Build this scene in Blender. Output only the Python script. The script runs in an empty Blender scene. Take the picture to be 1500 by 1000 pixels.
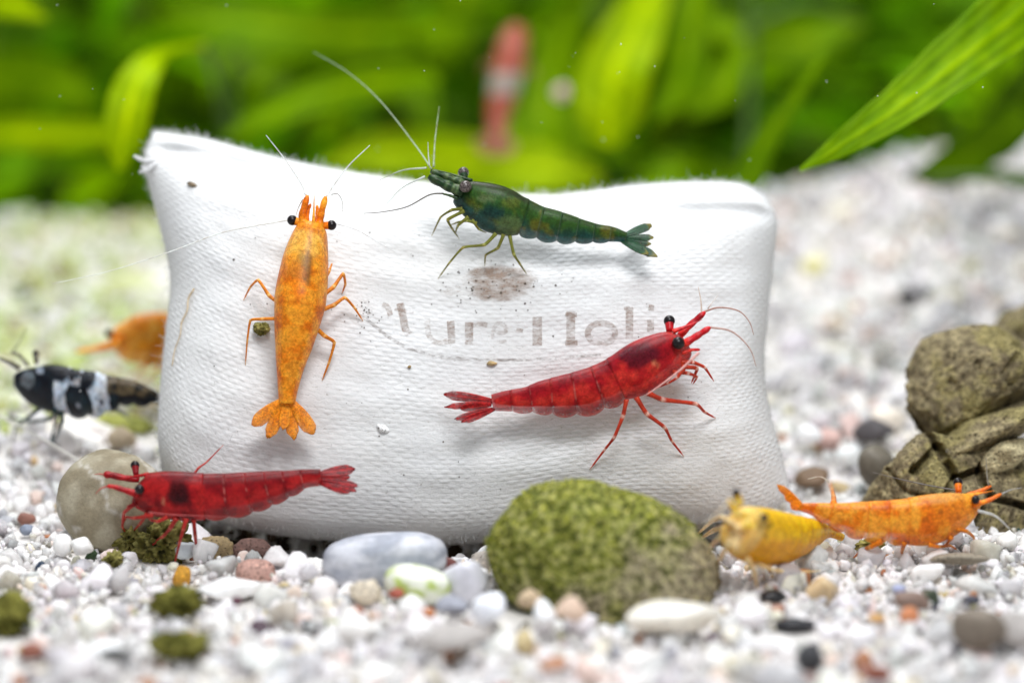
import bpy, math, random
import numpy as np
from mathutils import Vector, Matrix, noise

# ------------------------------------------------------------------ camera, light, exposure (1 unit = 1 cm)
SC = bpy.context.scene
COL = SC.collection
SC.unit_settings.system = 'METRIC'
SC.unit_settings.scale_length = 0.01
PITCH = math.radians(12.0)
FWD = Vector((0, math.cos(PITCH), -math.sin(PITCH)))
UPV = Vector((0, math.sin(PITCH), math.cos(PITCH)))
RGT = Vector((1, 0, 0))
LENS = 107.0
KPX = 36.0 / LENS / 1500.0          # tangent per photo pixel
CAMP = Vector((0, 0, 2.35)) - FWD * 35.0

cd = bpy.data.cameras.new('camera')
cam_ob = bpy.data.objects.new('camera', cd)
COL.objects.link(cam_ob)
cam_ob.location = CAMP
cam_ob.rotation_euler = (math.pi / 2 - PITCH, 0, 0)
cd.lens = LENS
cd.sensor_width = 36.0
cd.clip_start = 0.5
cd.clip_end = 500.0
cd.dof.use_dof = True
cd.dof.focus_distance = 34.85
cd.dof.aperture_fstop = 0.088
SC.camera = cam_ob

W = bpy.data.worlds.new('World')
SC.world = W
W.use_nodes = True
bg = W.node_tree.nodes['Background']
bg.inputs[0].default_value = (0.84, 0.93, 1.0, 1)
bg.inputs[1].default_value = 0.33


def area(name, loc, target, size, size_y, power, col):
    l = bpy.data.lights.new(name, 'AREA')
    l.shape = 'RECTANGLE'
    l.size = size
    l.size_y = size_y
    l.energy = power
    l.color = col
    o = bpy.data.objects.new(name, l)
    COL.objects.link(o)
    o.location = loc
    o.rotation_euler = (Vector(target) - Vector(loc)).to_track_quat('-Z', 'Y').to_euler()
    return o


area('aquarium_lamp', (-3, 13, 34), (0, 12, 0), 30, 16, 13500, (0.97, 0.985, 1.0))
area('front_fill', (4, -20, 31), (0, -1, 1), 12, 10, 10700, (0.98, 0.985, 1.0))  # added fill lamp from the front, out of view

SC.view_settings.view_transform = 'Standard'
SC.view_settings.look = 'None'
SC.view_settings.exposure = 0.0
SC.view_settings.gamma = 1.0
SC.render.engine = 'CYCLES'
SC.cycles.use_denoising = True
SC.cycles.max_bounces = 8
SC.cycles.diffuse_bounces = 4
SC.cycles.transmission_bounces = 6
SC.cycles.transparent_max_bounces = 16
SC.cycles.sample_clamp_indirect = 4.0
SC.cycles.caustics_reflective = False
SC.cycles.caustics_refractive = False

RND = random.Random(7)


# ------------------------------------------------------------------ helpers
def at(px, py, d):
    """world point seen at photo pixel (px, py), d cm away along the view axis"""
    return CAMP + (FWD + RGT * ((px - 750) * KPX) - UPV * ((py - 500) * KPX)) * d


def cm(px, d=35.0):
    return px * KPX * d


def lerp(a, b, t):
    return a + (b - a) * t


def smooth(a, b, x):
    t = max(0.0, min(1.0, (x - a) / (b - a)))
    return t * t * (3 - 2 * t)


def catmull(P, n):
    """n samples through the tuples of P"""
    out = []
    m = len(P)
    for i in range(n):
        s = i / (n - 1) * (m - 1)
        k = min(int(s), m - 2)
        out.append(cr(P, s))
    return out


def cr(P, s):
    m = len(P)
    k = max(0, min(int(s), m - 2))
    t = s - k
    p1, p2 = P[k], P[k + 1]
    p0 = P[k - 1] if k > 0 else tuple(2 * a - b for a, b in zip(p1, p2))
    p3 = P[k + 2] if k + 2 < m else tuple(2 * b - a for a, b in zip(p1, p2))
    return tuple(0.5 * (2 * b + (c - a) * t + (2 * a - 5 * b + 4 * c - d) * t * t + (3 * b - a - 3 * c + d) * t ** 3)
                 for a, b, c, d in zip(p0, p1, p2, p3))


def fbm(p, f, o=3):
    return noise.fractal(Vector(p) * f, 1.0, 2.0, o, noise_basis='PERLIN_ORIGINAL')


class MB:
    def __init__(self):
        self.v, self.f, self.c, self.m = [], [], [], []

    def vert(self, p, c=(1, 1, 1)):
        self.v.append((p[0], p[1], p[2]))
        self.c.append((c[0], c[1], c[2], c[3] if len(c) > 3 else 1.0))
        return len(self.v) - 1

    def face(self, ids, mi=0):
        self.f.append(tuple(ids))
        self.m.append(mi)

    def tube(self, pts, radii, cols, sides=8, mi=0, flat=1.0, fdir=None):
        """closed tapering tube through world points"""
        n = len(pts)
        prev = None
        rings = []
        for i in range(n):
            t = (pts[min(i + 1, n - 1)] - pts[max(i - 1, 0)])
            if t.length < 1e-9:
                t = Vector((1, 0, 0))
            t.normalize()
            if fdir is not None:
                a = fdir - t * fdir.dot(t)
            elif prev is None:
                a = Vector((0.3, -1, 0.2)).cross(t)
            else:
                a = prev - t * prev.dot(t)
            if a.length < 1e-6:
                a = t.orthogonal()
            a.normalize()
            prev = a
            b = t.cross(a)
            r = radii[i]
            ring = []
            for k in range(sides):
                g = 2 * math.pi * k / sides
                ring.append(self.vert(pts[i] + a * (math.cos(g) * r * flat) + b * (math.sin(g) * r), cols[i]))
            rings.append(ring)
        for i in range(n - 1):
            for k in range(sides):
                self.face((rings[i][k], rings[i][(k + 1) % sides], rings[i + 1][(k + 1) % sides], rings[i + 1][k]), mi)
        self.face(rings[0][::-1], mi)
        self.face(rings[-1], mi)

    def ball(self, c, r, col, mi=0, u=16, w=10, axes=None):
        top = None
        rows = []
        ax = axes or (Vector((1, 0, 0)), Vector((0, 1, 0)), Vector((0, 0, 1)))
        for i in range(1, w):
            th = math.pi * i / w
            row = []
            for k in range(u):
                ph = 2 * math.pi * k / u
                q = ax[0] * (math.sin(th) * math.cos(ph)) + ax[1] * (math.sin(th) * math.sin(ph)) + ax[2] * math.cos(th)
                row.append(self.vert(c + q * r, col))
            rows.append(row)
        a = self.vert(c + ax[2] * r, col)
        b = self.vert(c - ax[2] * r, col)
        for k in range(u):
            k2 = (k + 1) % u
            self.face((a, rows[0][k], rows[0][k2]), mi)
            self.face((b, rows[-1][k2], rows[-1][k]), mi)
            for i in range(w - 2):
                self.face((rows[i][k], rows[i + 1][k], rows[i + 1][k2], rows[i][k2]), mi)

    def build(self, name, mats, parent=None, smooth_=True, uv=None):
        me = bpy.data.meshes.new(name)
        me.from_pydata(self.v, [], self.f)
        if not isinstance(mats, (list, tuple)):
            mats = [mats]
        for m in mats:
            me.materials.append(m)
        ca = me.color_attributes.new('Col', 'FLOAT_COLOR', 'POINT')
        ca.data.foreach_set('color', np.array(self.c, dtype=np.float32).ravel())
        me.polygons.foreach_set('material_index', self.m)
        me.polygons.foreach_set('use_smooth', [smooth_] * len(self.f))
        if uv is not None:
            ul = me.uv_layers.new(name='UVMap')
            li = np.empty(len(me.loops), dtype=np.int32)
            me.loops.foreach_get('vertex_index', li)
            ul.data.foreach_set('uv', np.array(uv, dtype=np.float32)[li].ravel())
        me.update()
        o = bpy.data.objects.new(name, me)
        COL.objects.link(o)
        if parent is not None:
            o.parent = parent
            o.matrix_parent_inverse = parent.matrix_world.inverted()
        return o


def tag(o, label=None, cat=None, group=None, kind=None):
    if label:
        o['label'] = label
    if cat:
        o['category'] = cat
    if group:
        o['group'] = group
    if kind:
        o['kind'] = kind
    return o


def empty(name, loc, label, cat, group=None):
    o = bpy.data.objects.new(name, None)
    COL.objects.link(o)
    o.empty_display_size = 0.2
    o.location = loc
    o.matrix_world = Matrix.Translation(loc)
    return tag(o, label, cat, group)


# ------------------------------------------------------------------ materials
def mat(name):
    m = bpy.data.materials.new(name)
    m.use_nodes = True
    nt = m.node_tree
    return m, nt, nt.nodes['Principled BSDF']


def N(nt, t, **kw):
    n = nt.nodes.new(t)
    for k, v in kw.items():
        if k.startswith('i_'):
            key = k[2:]
            key = int(key) if key.isdigit() else key.replace('_', ' ')
            n.inputs[key].default_value = v
        else:
            setattr(n, k, v)
    return n


def ramp(nt, stops, interp='LINEAR'):
    r = nt.nodes.new('ShaderNodeValToRGB')
    r.color_ramp.interpolation = interp
    e = r.color_ramp.elements
    while len(e) < len(stops):
        e.new(0.5)
    for el, (p, c) in zip(e, stops):
        el.position = p
        el.color = (c[0], c[1], c[2], 1)
    return r


def mixc(nt, blend, fac, a, b):
    n = nt.nodes.new('ShaderNodeMix')
    n.data_type = 'RGBA'
    n.blend_type = blend
    for sock, v in ((n.inputs[0], fac), (n.inputs[6], a), (n.inputs[7], b)):
        if hasattr(v, 'is_linked') or hasattr(v, 'links'):
            nt.links.new(v, sock)
        else:
            sock.default_value = v
    return n.outputs[2]


def setsss(b, w, rad, scale):
    b.inputs['Subsurface Weight'].default_value = w
    b.inputs['Subsurface Radius'].default_value = rad
    b.inputs['Subsurface Scale'].default_value = scale


def mth(nt, op, a, b_=None, c=None):
    n = nt.nodes.new('ShaderNodeMath')
    n.operation = op
    for i, v in enumerate((a, b_, c)):
        if v is None:
            continue
        if hasattr(v, 'links'):
            nt.links.new(v, n.inputs[i])
        else:
            n.inputs[i].default_value = v
    return n.outputs[0]


# shrimp shell: colour comes from the animal's own pattern, plus fine granules
def shell_material(name, gran=0.35, sss=0.35, rough=0.34, scale=38, alpha=1.0):
    m, nt, b = mat(name)
    at_ = N(nt, 'ShaderNodeAttribute', attribute_name='Col')
    tc = N(nt, 'ShaderNodeTexCoord')
    n1 = N(nt, 'ShaderNodeTexNoise', i_Scale=scale, i_Detail=4.0, i_Roughness=0.7)
    nt.links.new(tc.outputs['Object'], n1.inputs['Vector'])
    r = ramp(nt, [(0.32, (1 - gran,) * 3), (0.5, (1, 1, 1)), (0.68, (1 + gran * 0.9,) * 3)])
    nt.links.new(n1.outputs['Fac'], r.inputs[0])
    c = mixc(nt, 'MULTIPLY', 1.0, at_.outputs['Color'], r.outputs[0])
    n7 = N(nt, 'ShaderNodeTexNoise', i_Scale=11.0, i_Detail=5.0, i_Roughness=0.72, i_Distortion=0.6)
    nt.links.new(tc.outputs['Object'], n7.inputs['Vector'])
    r7 = ramp(nt, [(0.34, (0.72, 0.64, 0.6)), (0.5, (1, 1, 1)), (0.66, (1.16, 1.28, 1.3))])
    nt.links.new(n7.outputs['Fac'], r7.inputs[0])
    c = mixc(nt, 'MULTIPLY', 1.0, c, r7.outputs[0])
    nt.links.new(c, b.inputs['Base Color'])
    b.inputs['Roughness'].default_value = rough
    b.inputs['IOR'].default_value = 1.28
    b.inputs['Specular IOR Level'].default_value = 0.5
    setsss(b, sss, (1.0, 0.4, 0.2), 0.08)
    bm_ = N(nt, 'ShaderNodeBump', i_Strength=0.25, i_Distance=0.01)
    nt.links.new(n1.outputs['Fac'], bm_.inputs['Height'])
    nt.links.new(bm_.outputs[0], b.inputs['Normal'])
    # thin shell lets light through between the pigment granules
    n5 = N(nt, 'ShaderNodeTexNoise', i_Scale=scale * 0.45, i_Detail=5.0, i_Roughness=0.75)
    nt.links.new(tc.outputs['Object'], n5.inputs['Vector'])
    r5 = ramp(nt, [(0.36, (0.55,) * 3), (0.6, (1.25,) * 3)])
    nt.links.new(n5.outputs['Fac'], r5.inputs[0])
    inv = mth(nt, 'SUBTRACT', 1.0, at_.outputs['Alpha'])
    al = mth(nt, 'SUBTRACT', 1.0, mth(nt, 'MULTIPLY', inv, mth(nt, 'SUBTRACT', 1.9, r5.outputs[0])))
    cl = nt.nodes.new('ShaderNodeClamp')
    nt.links.new(al, cl.inputs[0])
    nt.links.new(mth(nt, 'MULTIPLY', cl.outputs[0], alpha), b.inputs['Alpha'])
    return m


M_SHELL = shell_material('shrimp_shell')
M_LEG = shell_material('shrimp_leg', gran=0.25, sss=0.2, scale=60)
M_WHISK = shell_material('shrimp_whisker', gran=0.1, sss=0.0, rough=0.5, alpha=0.75)
M_FIN = shell_material('shrimp_fin', gran=0.5, sss=0.1, rough=0.35, scale=45)
M_EYE, nt, b = mat('shrimp_eye')
b.inputs['Base Color'].default_value = (0.012, 0.008, 0.009, 1)
b.inputs['Roughness'].default_value = 0.28
b.inputs['IOR'].default_value = 1.35

# cotton cloth: plain weave relief from the cloth's own UV
M_CLOTH, nt, b = mat('white_cotton')
uvn = N(nt, 'ShaderNodeUVMap')
uvn.uv_map = 'UVMap'
nz = N(nt, 'ShaderNodeTexNoise', i_Scale=6.0, i_Detail=3.0)
nt.links.new(uvn.outputs[0], nz.inputs['Vector'])
wob = N(nt, 'ShaderNodeVectorMath', operation='SCALE')
wob.inputs['Scale'].default_value = 0.02
nt.links.new(nz.outputs['Color'], wob.inputs[0])
addv = N(nt, 'ShaderNodeVectorMath', operation='ADD')
nt.links.new(uvn.outputs[0], addv.inputs[0])
nt.links.new(wob.outputs[0], addv.inputs[1])
sep = N(nt, 'ShaderNodeSeparateXYZ')
nt.links.new(addv.outputs[0], sep.inputs[0])


U = mth(nt, 'SINE', mth(nt, 'MULTIPLY', sep.outputs[0], 92 * math.pi))
V = mth(nt, 'SINE', mth(nt, 'MULTIPLY', sep.outputs[1], 86 * math.pi))
wv = mth(nt, 'MULTIPLY', U, V)
rowp = mth(nt, 'ABSOLUTE', V)
n2 = N(nt, 'ShaderNodeTexNoise', i_Scale=150.0, i_Detail=4.0, i_Roughness=0.7)
nt.links.new(uvn.outputs[0], n2.inputs['Vector'])
nw = N(nt, 'ShaderNodeTexNoise', i_Scale=9.0, i_Detail=4.0, i_Roughness=0.7)
nt.links.new(uvn.outputs[0], nw.inputs['Vector'])
rw = ramp(nt, [(0.38, (0.15,) * 3), (0.62, (1.0,) * 3)])
nt.links.new(nw.outputs['Fac'], rw.inputs[0])
wv = mth(nt, 'MULTIPLY', wv, rw.outputs[0])
rowp = mth(nt, 'MULTIPLY', rowp, rw.outputs[0])
hgt = mth(nt, 'ADD', mth(nt, 'MULTIPLY', wv, 0.5), mth(nt, 'ADD', mth(nt, 'MULTIPLY', rowp, 0.55), mth(nt, 'MULTIPLY', n2.outputs['Fac'], 1.6)))
bmp = N(nt, 'ShaderNodeBump', i_Strength=0.5, i_Distance=0.022)
nt.links.new(hgt, bmp.inputs['Height'])
nt.links.new(bmp.outputs[0], b.inputs['Normal'])
# darker gaps between the threads, and a little soiling with its own shape
gap = ramp(nt, [(0.0, (0.42, 0.40, 0.36)), (0.22, (0.76, 0.765, 0.77)), (1.0, (0.81, 0.815, 0.825))])
hn = mth(nt, 'ADD', mth(nt, 'MULTIPLY', wv, 0.28), mth(nt, 'ADD', mth(nt, 'MULTIPLY', rowp, 0.35), mth(nt, 'SUBTRACT', mth(nt, 'MULTIPLY', n2.outputs['Fac'], 1.5), 0.42)))
nt.links.new(hn, gap.inputs[0])
n3 = N(nt, 'ShaderNodeTexNoise', i_Scale=3.2, i_Detail=6.0, i_Roughness=0.65)
nt.links.new(uvn.outputs[0], n3.inputs['Vector'])
soil = ramp(nt, [(0.35, (1, 1, 1)), (0.62, (0.97, 0.962, 0.945)), (0.8, (0.9, 0.885, 0.85))])
nt.links.new(n3.outputs['Fac'], soil.inputs[0])
nt.links.new(mixc(nt, 'MULTIPLY', 1.0, gap.outputs[0], soil.outputs[0]), b.inputs['Base Color'])
b.inputs['Roughness'].default_value = 0.95
b.inputs['Specular IOR Level'].default_value = 0.1
b.inputs['Sheen Weight'].default_value = 0.15
setsss(b, 0.15, (1, 1, 1), 0.05)

M_FIBRE, nt, b = mat('cotton_fibre')
b.inputs['Base Color'].default_value = (0.82, 0.82, 0.82, 1)
b.inputs['Roughness'].default_value = 0.9
b.inputs['Alpha'].default_value = 0.6


def ink_material(name, col, lo, hi, scale):
    """worn print: ink left only where the threads stand proud"""
    m, nt, b = mat(name)
    tc = N(nt, 'ShaderNodeTexCoord')
    n1 = N(nt, 'ShaderNodeTexNoise', i_Scale=scale, i_Detail=5.0, i_Roughness=0.75)
    mp = N(nt, 'ShaderNodeMapping')
    mp.inputs['Scale'].default_value = (0.55, 1, 1.5)
    nt.links.new(tc.outputs['Object'], mp.inputs[0])
    nt.links.new(mp.outputs[0], n1.inputs['Vector'])
    n2 = N(nt, 'ShaderNodeTexNoise', i_Scale=3.3, i_Detail=2.0)
    nt.links.new(tc.outputs['Object'], n2.inputs['Vector'])
    s = mth(nt, 'ADD', mth(nt, 'MULTIPLY', n1.outputs['Fac'], 0.7), mth(nt, 'MULTIPLY', n2.outputs['Fac'], 0.3))
    at_ = N(nt, 'ShaderNodeAttribute', attribute_name='Col')
    s2 = mth(nt, 'MULTIPLY', s, at_.outputs['Fac'])
    r = ramp(nt, [(lo, (0, 0, 0)), (hi, (1, 1, 1))])
    nt.links.new(s2, r.inputs[0])
    b.inputs['Base Color'].default_value = (*col, 1)
    b.inputs['Roughness'].default_value = 0.9
    b.inputs['Specular IOR Level'].default_value = 0.1
    nt.links.new(r.outputs[0], b.inputs['Alpha'])
    return m


M_INK = ink_material('worn_brown_ink', (0.36, 0.27, 0.22), 0.40, 0.74, 22)
M_EMBLEM = ink_material('worn_emblem_ink', (0.34, 0.24, 0.18), 0.41, 0.86, 17)
M_INKD = ink_material('worn_dark_ink', (0.16, 0.11, 0.085), 0.40, 0.68, 24)


def stone_material(name, rough=0.7, sss=0.0, bump=0.3, scale=14, var=0.2, spec=0.35, speck=None):
    m, nt, b = mat(name)
    at_ = N(nt, 'ShaderNodeAttribute', attribute_name='Col')
    tc = N(nt, 'ShaderNodeTexCoord')
    n1 = N(nt, 'ShaderNodeTexNoise', i_Scale=scale, i_Detail=6.0, i_Roughness=0.65)
    nt.links.new(tc.outputs['Object'], n1.inputs['Vector'])
    r = ramp(nt, [(0.3, (1 - var,) * 3), (0.7, (1 + var,) * 3)])
    nt.links.new(n1.outputs['Fac'], r.inputs[0])
    c = mixc(nt, 'MULTIPLY', 1.0, at_.outputs['Color'], r.outputs[0])
    if speck:
        n3 = N(nt, 'ShaderNodeTexNoise', i_Scale=speck, i_Detail=2.0, i_Roughness=0.5)
        nt.links.new(tc.outputs['Object'], n3.inputs['Vector'])
        r3 = ramp(nt, [(0.33, (0.25, 0.24, 0.22)), (0.42, (1, 1, 1)), (0.6, (1, 1, 1)), (0.72, (1.5, 1.45, 1.35))])
        nt.links.new(n3.outputs['Fac'], r3.inputs[0])
        c = mixc(nt, 'MULTIPLY', 1.0, c, r3.outputs[0])
    nt.links.new(c, b.inputs['Base Color'])
    b.inputs['Roughness'].default_value = rough
    b.inputs['Specular IOR Level'].default_value = spec
    if sss:
        setsss(b, sss, (1, 0.95, 0.92), 0.2)
    bm_ = N(nt, 'ShaderNodeBump', i_Strength=bump, i_Distance=0.03)
    nt.links.new(n1.outputs['Fac'], bm_.inputs['Height'])
    nt.links.new(bm_.outputs[0], b.inputs['Normal'])
    return m


M_GRAVEL = stone_material('quartz_gravel', rough=0.24, sss=0.6, bump=0.3, scale=12, var=0.14, spec=0.35)
nt = M_GRAVEL.node_tree
b = nt.nodes['Principled BSDF']
ga = N(nt, 'ShaderNodeAttribute', attribute_name='Col')
nt.links.new(ga.outputs['Alpha'], b.inputs['Transmission Weight'])
b.inputs['IOR'].default_value = 1.3
M_PEBBLE = stone_material('smooth_pebble', rough=0.6, sss=0.15, bump=0.18, scale=9, var=0.18)
M_PALE = stone_material('pale_quartz', rough=0.35, sss=0.6, bump=0.2, scale=7, var=0.1, spec=0.5)
M_SPECK = stone_material('speckled_stone', rough=0.8, bump=0.5, scale=22, var=0.2, speck=26)
M_ROCK = stone_material('pitted_rock', rough=0.9, bump=0.9, scale=15, var=0.4, spec=0.2, speck=30)
M_MOSSY = stone_material('mossy_stone', rough=0.9, bump=1.0, scale=13, var=0.35, spec=0.2, speck=19)
M_MOSS = stone_material('algae_crust', rough=0.95, bump=0.9, scale=16, var=0.4, spec=0.2)
M_TAN = stone_material('tan_limestone', rough=0.75, bump=0.35, scale=26, var=0.14, spec=0.3)


def leaf_material(name, col, col2, trans=0.45):
    m, nt, b = mat(name)
    at_ = N(nt, 'ShaderNodeAttribute', attribute_name='Col')
    tc = N(nt, 'ShaderNodeTexCoord')
    n1 = N(nt, 'ShaderNodeTexNoise', i_Scale=2.2, i_Detail=5.0, i_Roughness=0.6)
    nt.links.new(tc.outputs['Object'], n1.inputs['Vector'])
    r = ramp(nt, [(0.3, col2), (0.7, col)])
    nt.links.new(n1.outputs['Fac'], r.inputs[0])
    c = mixc(nt, 'MULTIPLY', 1.0, r.outputs[0], at_.outputs['Color'])
    nt.links.new(c, b.inputs['Base Color'])
    b.inputs['Roughness'].default_value = 0.5
    b.inputs['Specular IOR Level'].default_value = 0.06
    tr = N(nt, 'ShaderNodeBsdfTranslucent')
    nt.links.new(c, tr.inputs['Color'])
    mx = N(nt, 'ShaderNodeMixShader')
    mx.inputs[0].default_value = trans
    nt.links.new(b.outputs[0], mx.inputs[1])
    nt.links.new(tr.outputs[0], mx.inputs[2])
    nt.links.new(mx.outputs[0], nt.nodes['Material Output'].inputs[0])
    return m


M_LEAFY = leaf_material('leaf_yellow_green', (0.46, 0.62, 0.0), (0.34, 0.52, 0.0), 0.5)
M_LEAF = leaf_material('leaf_green', (0.24, 0.42, 0.0), (0.14, 0.31, 0.0), 0.45)
M_LEAFD = leaf_material('leaf_deep_green', (0.13, 0.26, 0.0), (0.07, 0.16, 0.0), 0.42)
M_STEM, nt, b = mat('plant_stem')
b.inputs['Base Color'].default_value = (0.05, 0.11, 0.004, 1)
b.inputs['Roughness'].default_value = 0.6
M_BACK, nt, b = mat('tank_back')
b.inputs['Base Color'].default_value = (0.10, 0.19, 0.004, 1)
b.inputs['Roughness'].default_value = 0.9
M_MOTE, nt, b = mat('water_mote')
b.inputs['Base Color'].default_value = (0.8, 0.82, 0.8, 1)
b.inputs['Roughness'].default_value = 0.7


# ------------------------------------------------------------------ ground
_ex = np.array([-14, -7.5, -3, 3.2, 4.6, 6.5, 9, 14.0])
_ez = np.array([1.5, 1.55, 1.6, 1.75, 2.1, 2.65, 2.9, 3.0])


def gz(x, y):
    x = np.asarray(x, dtype=float)
    y = np.asarray(y, dtype=float)
    e = np.interp(x, _ex, _ez)
    t = np.clip((y - 1.0) / 12.0, 0, 1)
    z = e * (t ** 1.15)
    z = np.where(y > 13, z - (y - 13) * 0.5, z)
    z = z + 0.05 * np.sin(x * 1.3 + 0.7) * np.cos(y * 1.1) + 0.03 * np.sin(x * 2.9 + y * 2.1)
    z = z + 0.62 * np.exp(-((x + 5.6) / 1.6) ** 2 - ((y - 2.9) / 1.7) ** 2)
    dip = 0.72 * np.exp(-((y - 0.35) / 0.8) ** 2) * np.clip((3.3 - np.abs(x + 0.6)) / 0.8, 0, 1)
    return z - dip


def gdepth(px, py):
    """distance at which the ray through a pixel meets the gravel"""
    lo = 24.0
    for i in range(600):
        d = lo + i * 0.05
        p = at(px, py, d)
        if p.z <= float(gz(p.x, p.y)):
            return d
    return 50.0


mb = MB()
nx, ny = 90, 90
for j in range(ny + 1):
    for i in range(nx + 1):
        x = lerp(-16, 16, i / nx)
        y = lerp(-9, 24, j / ny)
        mb.vert((x, y, float(gz(x, y)) - 0.06), (0.74, 0.71, 0.68))
for j in range(ny):
    for i in range(nx):
        a = j * (nx + 1) + i
        mb.face((a, a + 1, a + nx + 2, a + nx + 1))
tag(mb.build('ground', M_PEBBLE), 'sandy bed under the white gravel', None, None, 'structure')


def planes_radius(dirs, rng, n, sharp, cap=1.22):
    """radius of a rounded polyhedron along unit directions"""
    k = np.arange(n) + 0.5
    ph = np.arccos(1 - 2 * k / n)
    th = np.pi * (1 + 5 ** 0.5) * k
    nrm = np.stack([np.cos(th) * np.sin(ph), np.sin(th) * np.sin(ph), np.cos(ph)], axis=1)
    nrm = nrm + rng.normal(0, 0.28, (n, 3))
    Q, _ = np.linalg.qr(rng.normal(size=(3, 3)))
    nrm = (nrm / np.linalg.norm(nrm, axis=1)[:, None]) @ Q
    h = rng.uniform(0.70, 1.0, n)
    q = np.clip(dirs @ nrm.T, 0.0, None) / h[None, :]
    r = ((q ** sharp).sum(axis=1) + (1 / cap) ** sharp) ** (-1.0 / sharp)
    return r


def ico(sub):
    import bmesh
    bm = bmesh.new()
    bmesh.ops.create_icosphere(bm, subdivisions=sub, radius=1.0)
    bm.verts.ensure_lookup_table()
    v = np.array([q.co[:] for q in bm.verts])
    f = np.array([[q.index for q in fc.verts] for fc in bm.faces])
    bm.free()
    v /= np.linalg.norm(v, axis=1)[:, None]
    return v, f


ICO = {k: ico(k) for k in (2, 3, 4, 5, 6, 7)}


def grain_colour(rng):
    r = rng.random()
    j = rng.normal(0, 0.025, 3)
    if r < 0.80:
        w = rng.uniform(0.82, 0.95)
        c = np.array([w, w * rng.uniform(0.93, 0.985), w * rng.uniform(0.92, 0.99)])
    elif r < 0.87:
        c = np.array([0.80, 0.74, 0.62])
    elif r < 0.905:
        c = np.array([0.74, 0.58, 0.52])
    elif r < 0.955:
        w = rng.uniform(0.3, 0.55)
        c = np.array([w, w, w * 1.03])
    elif r < 0.972:
        c = np.array([0.55, 0.42, 0.24])
    elif r < 0.985:
        c = np.array([0.40, 0.18, 0.10])
    elif r < 0.993:
        c = np.array([0.42, 0.43, 0.22])
    else:
        c = np.array([0.05, 0.05, 0.055])
    return np.clip(c + j * 0.6, 0.02, 0.95)


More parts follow.
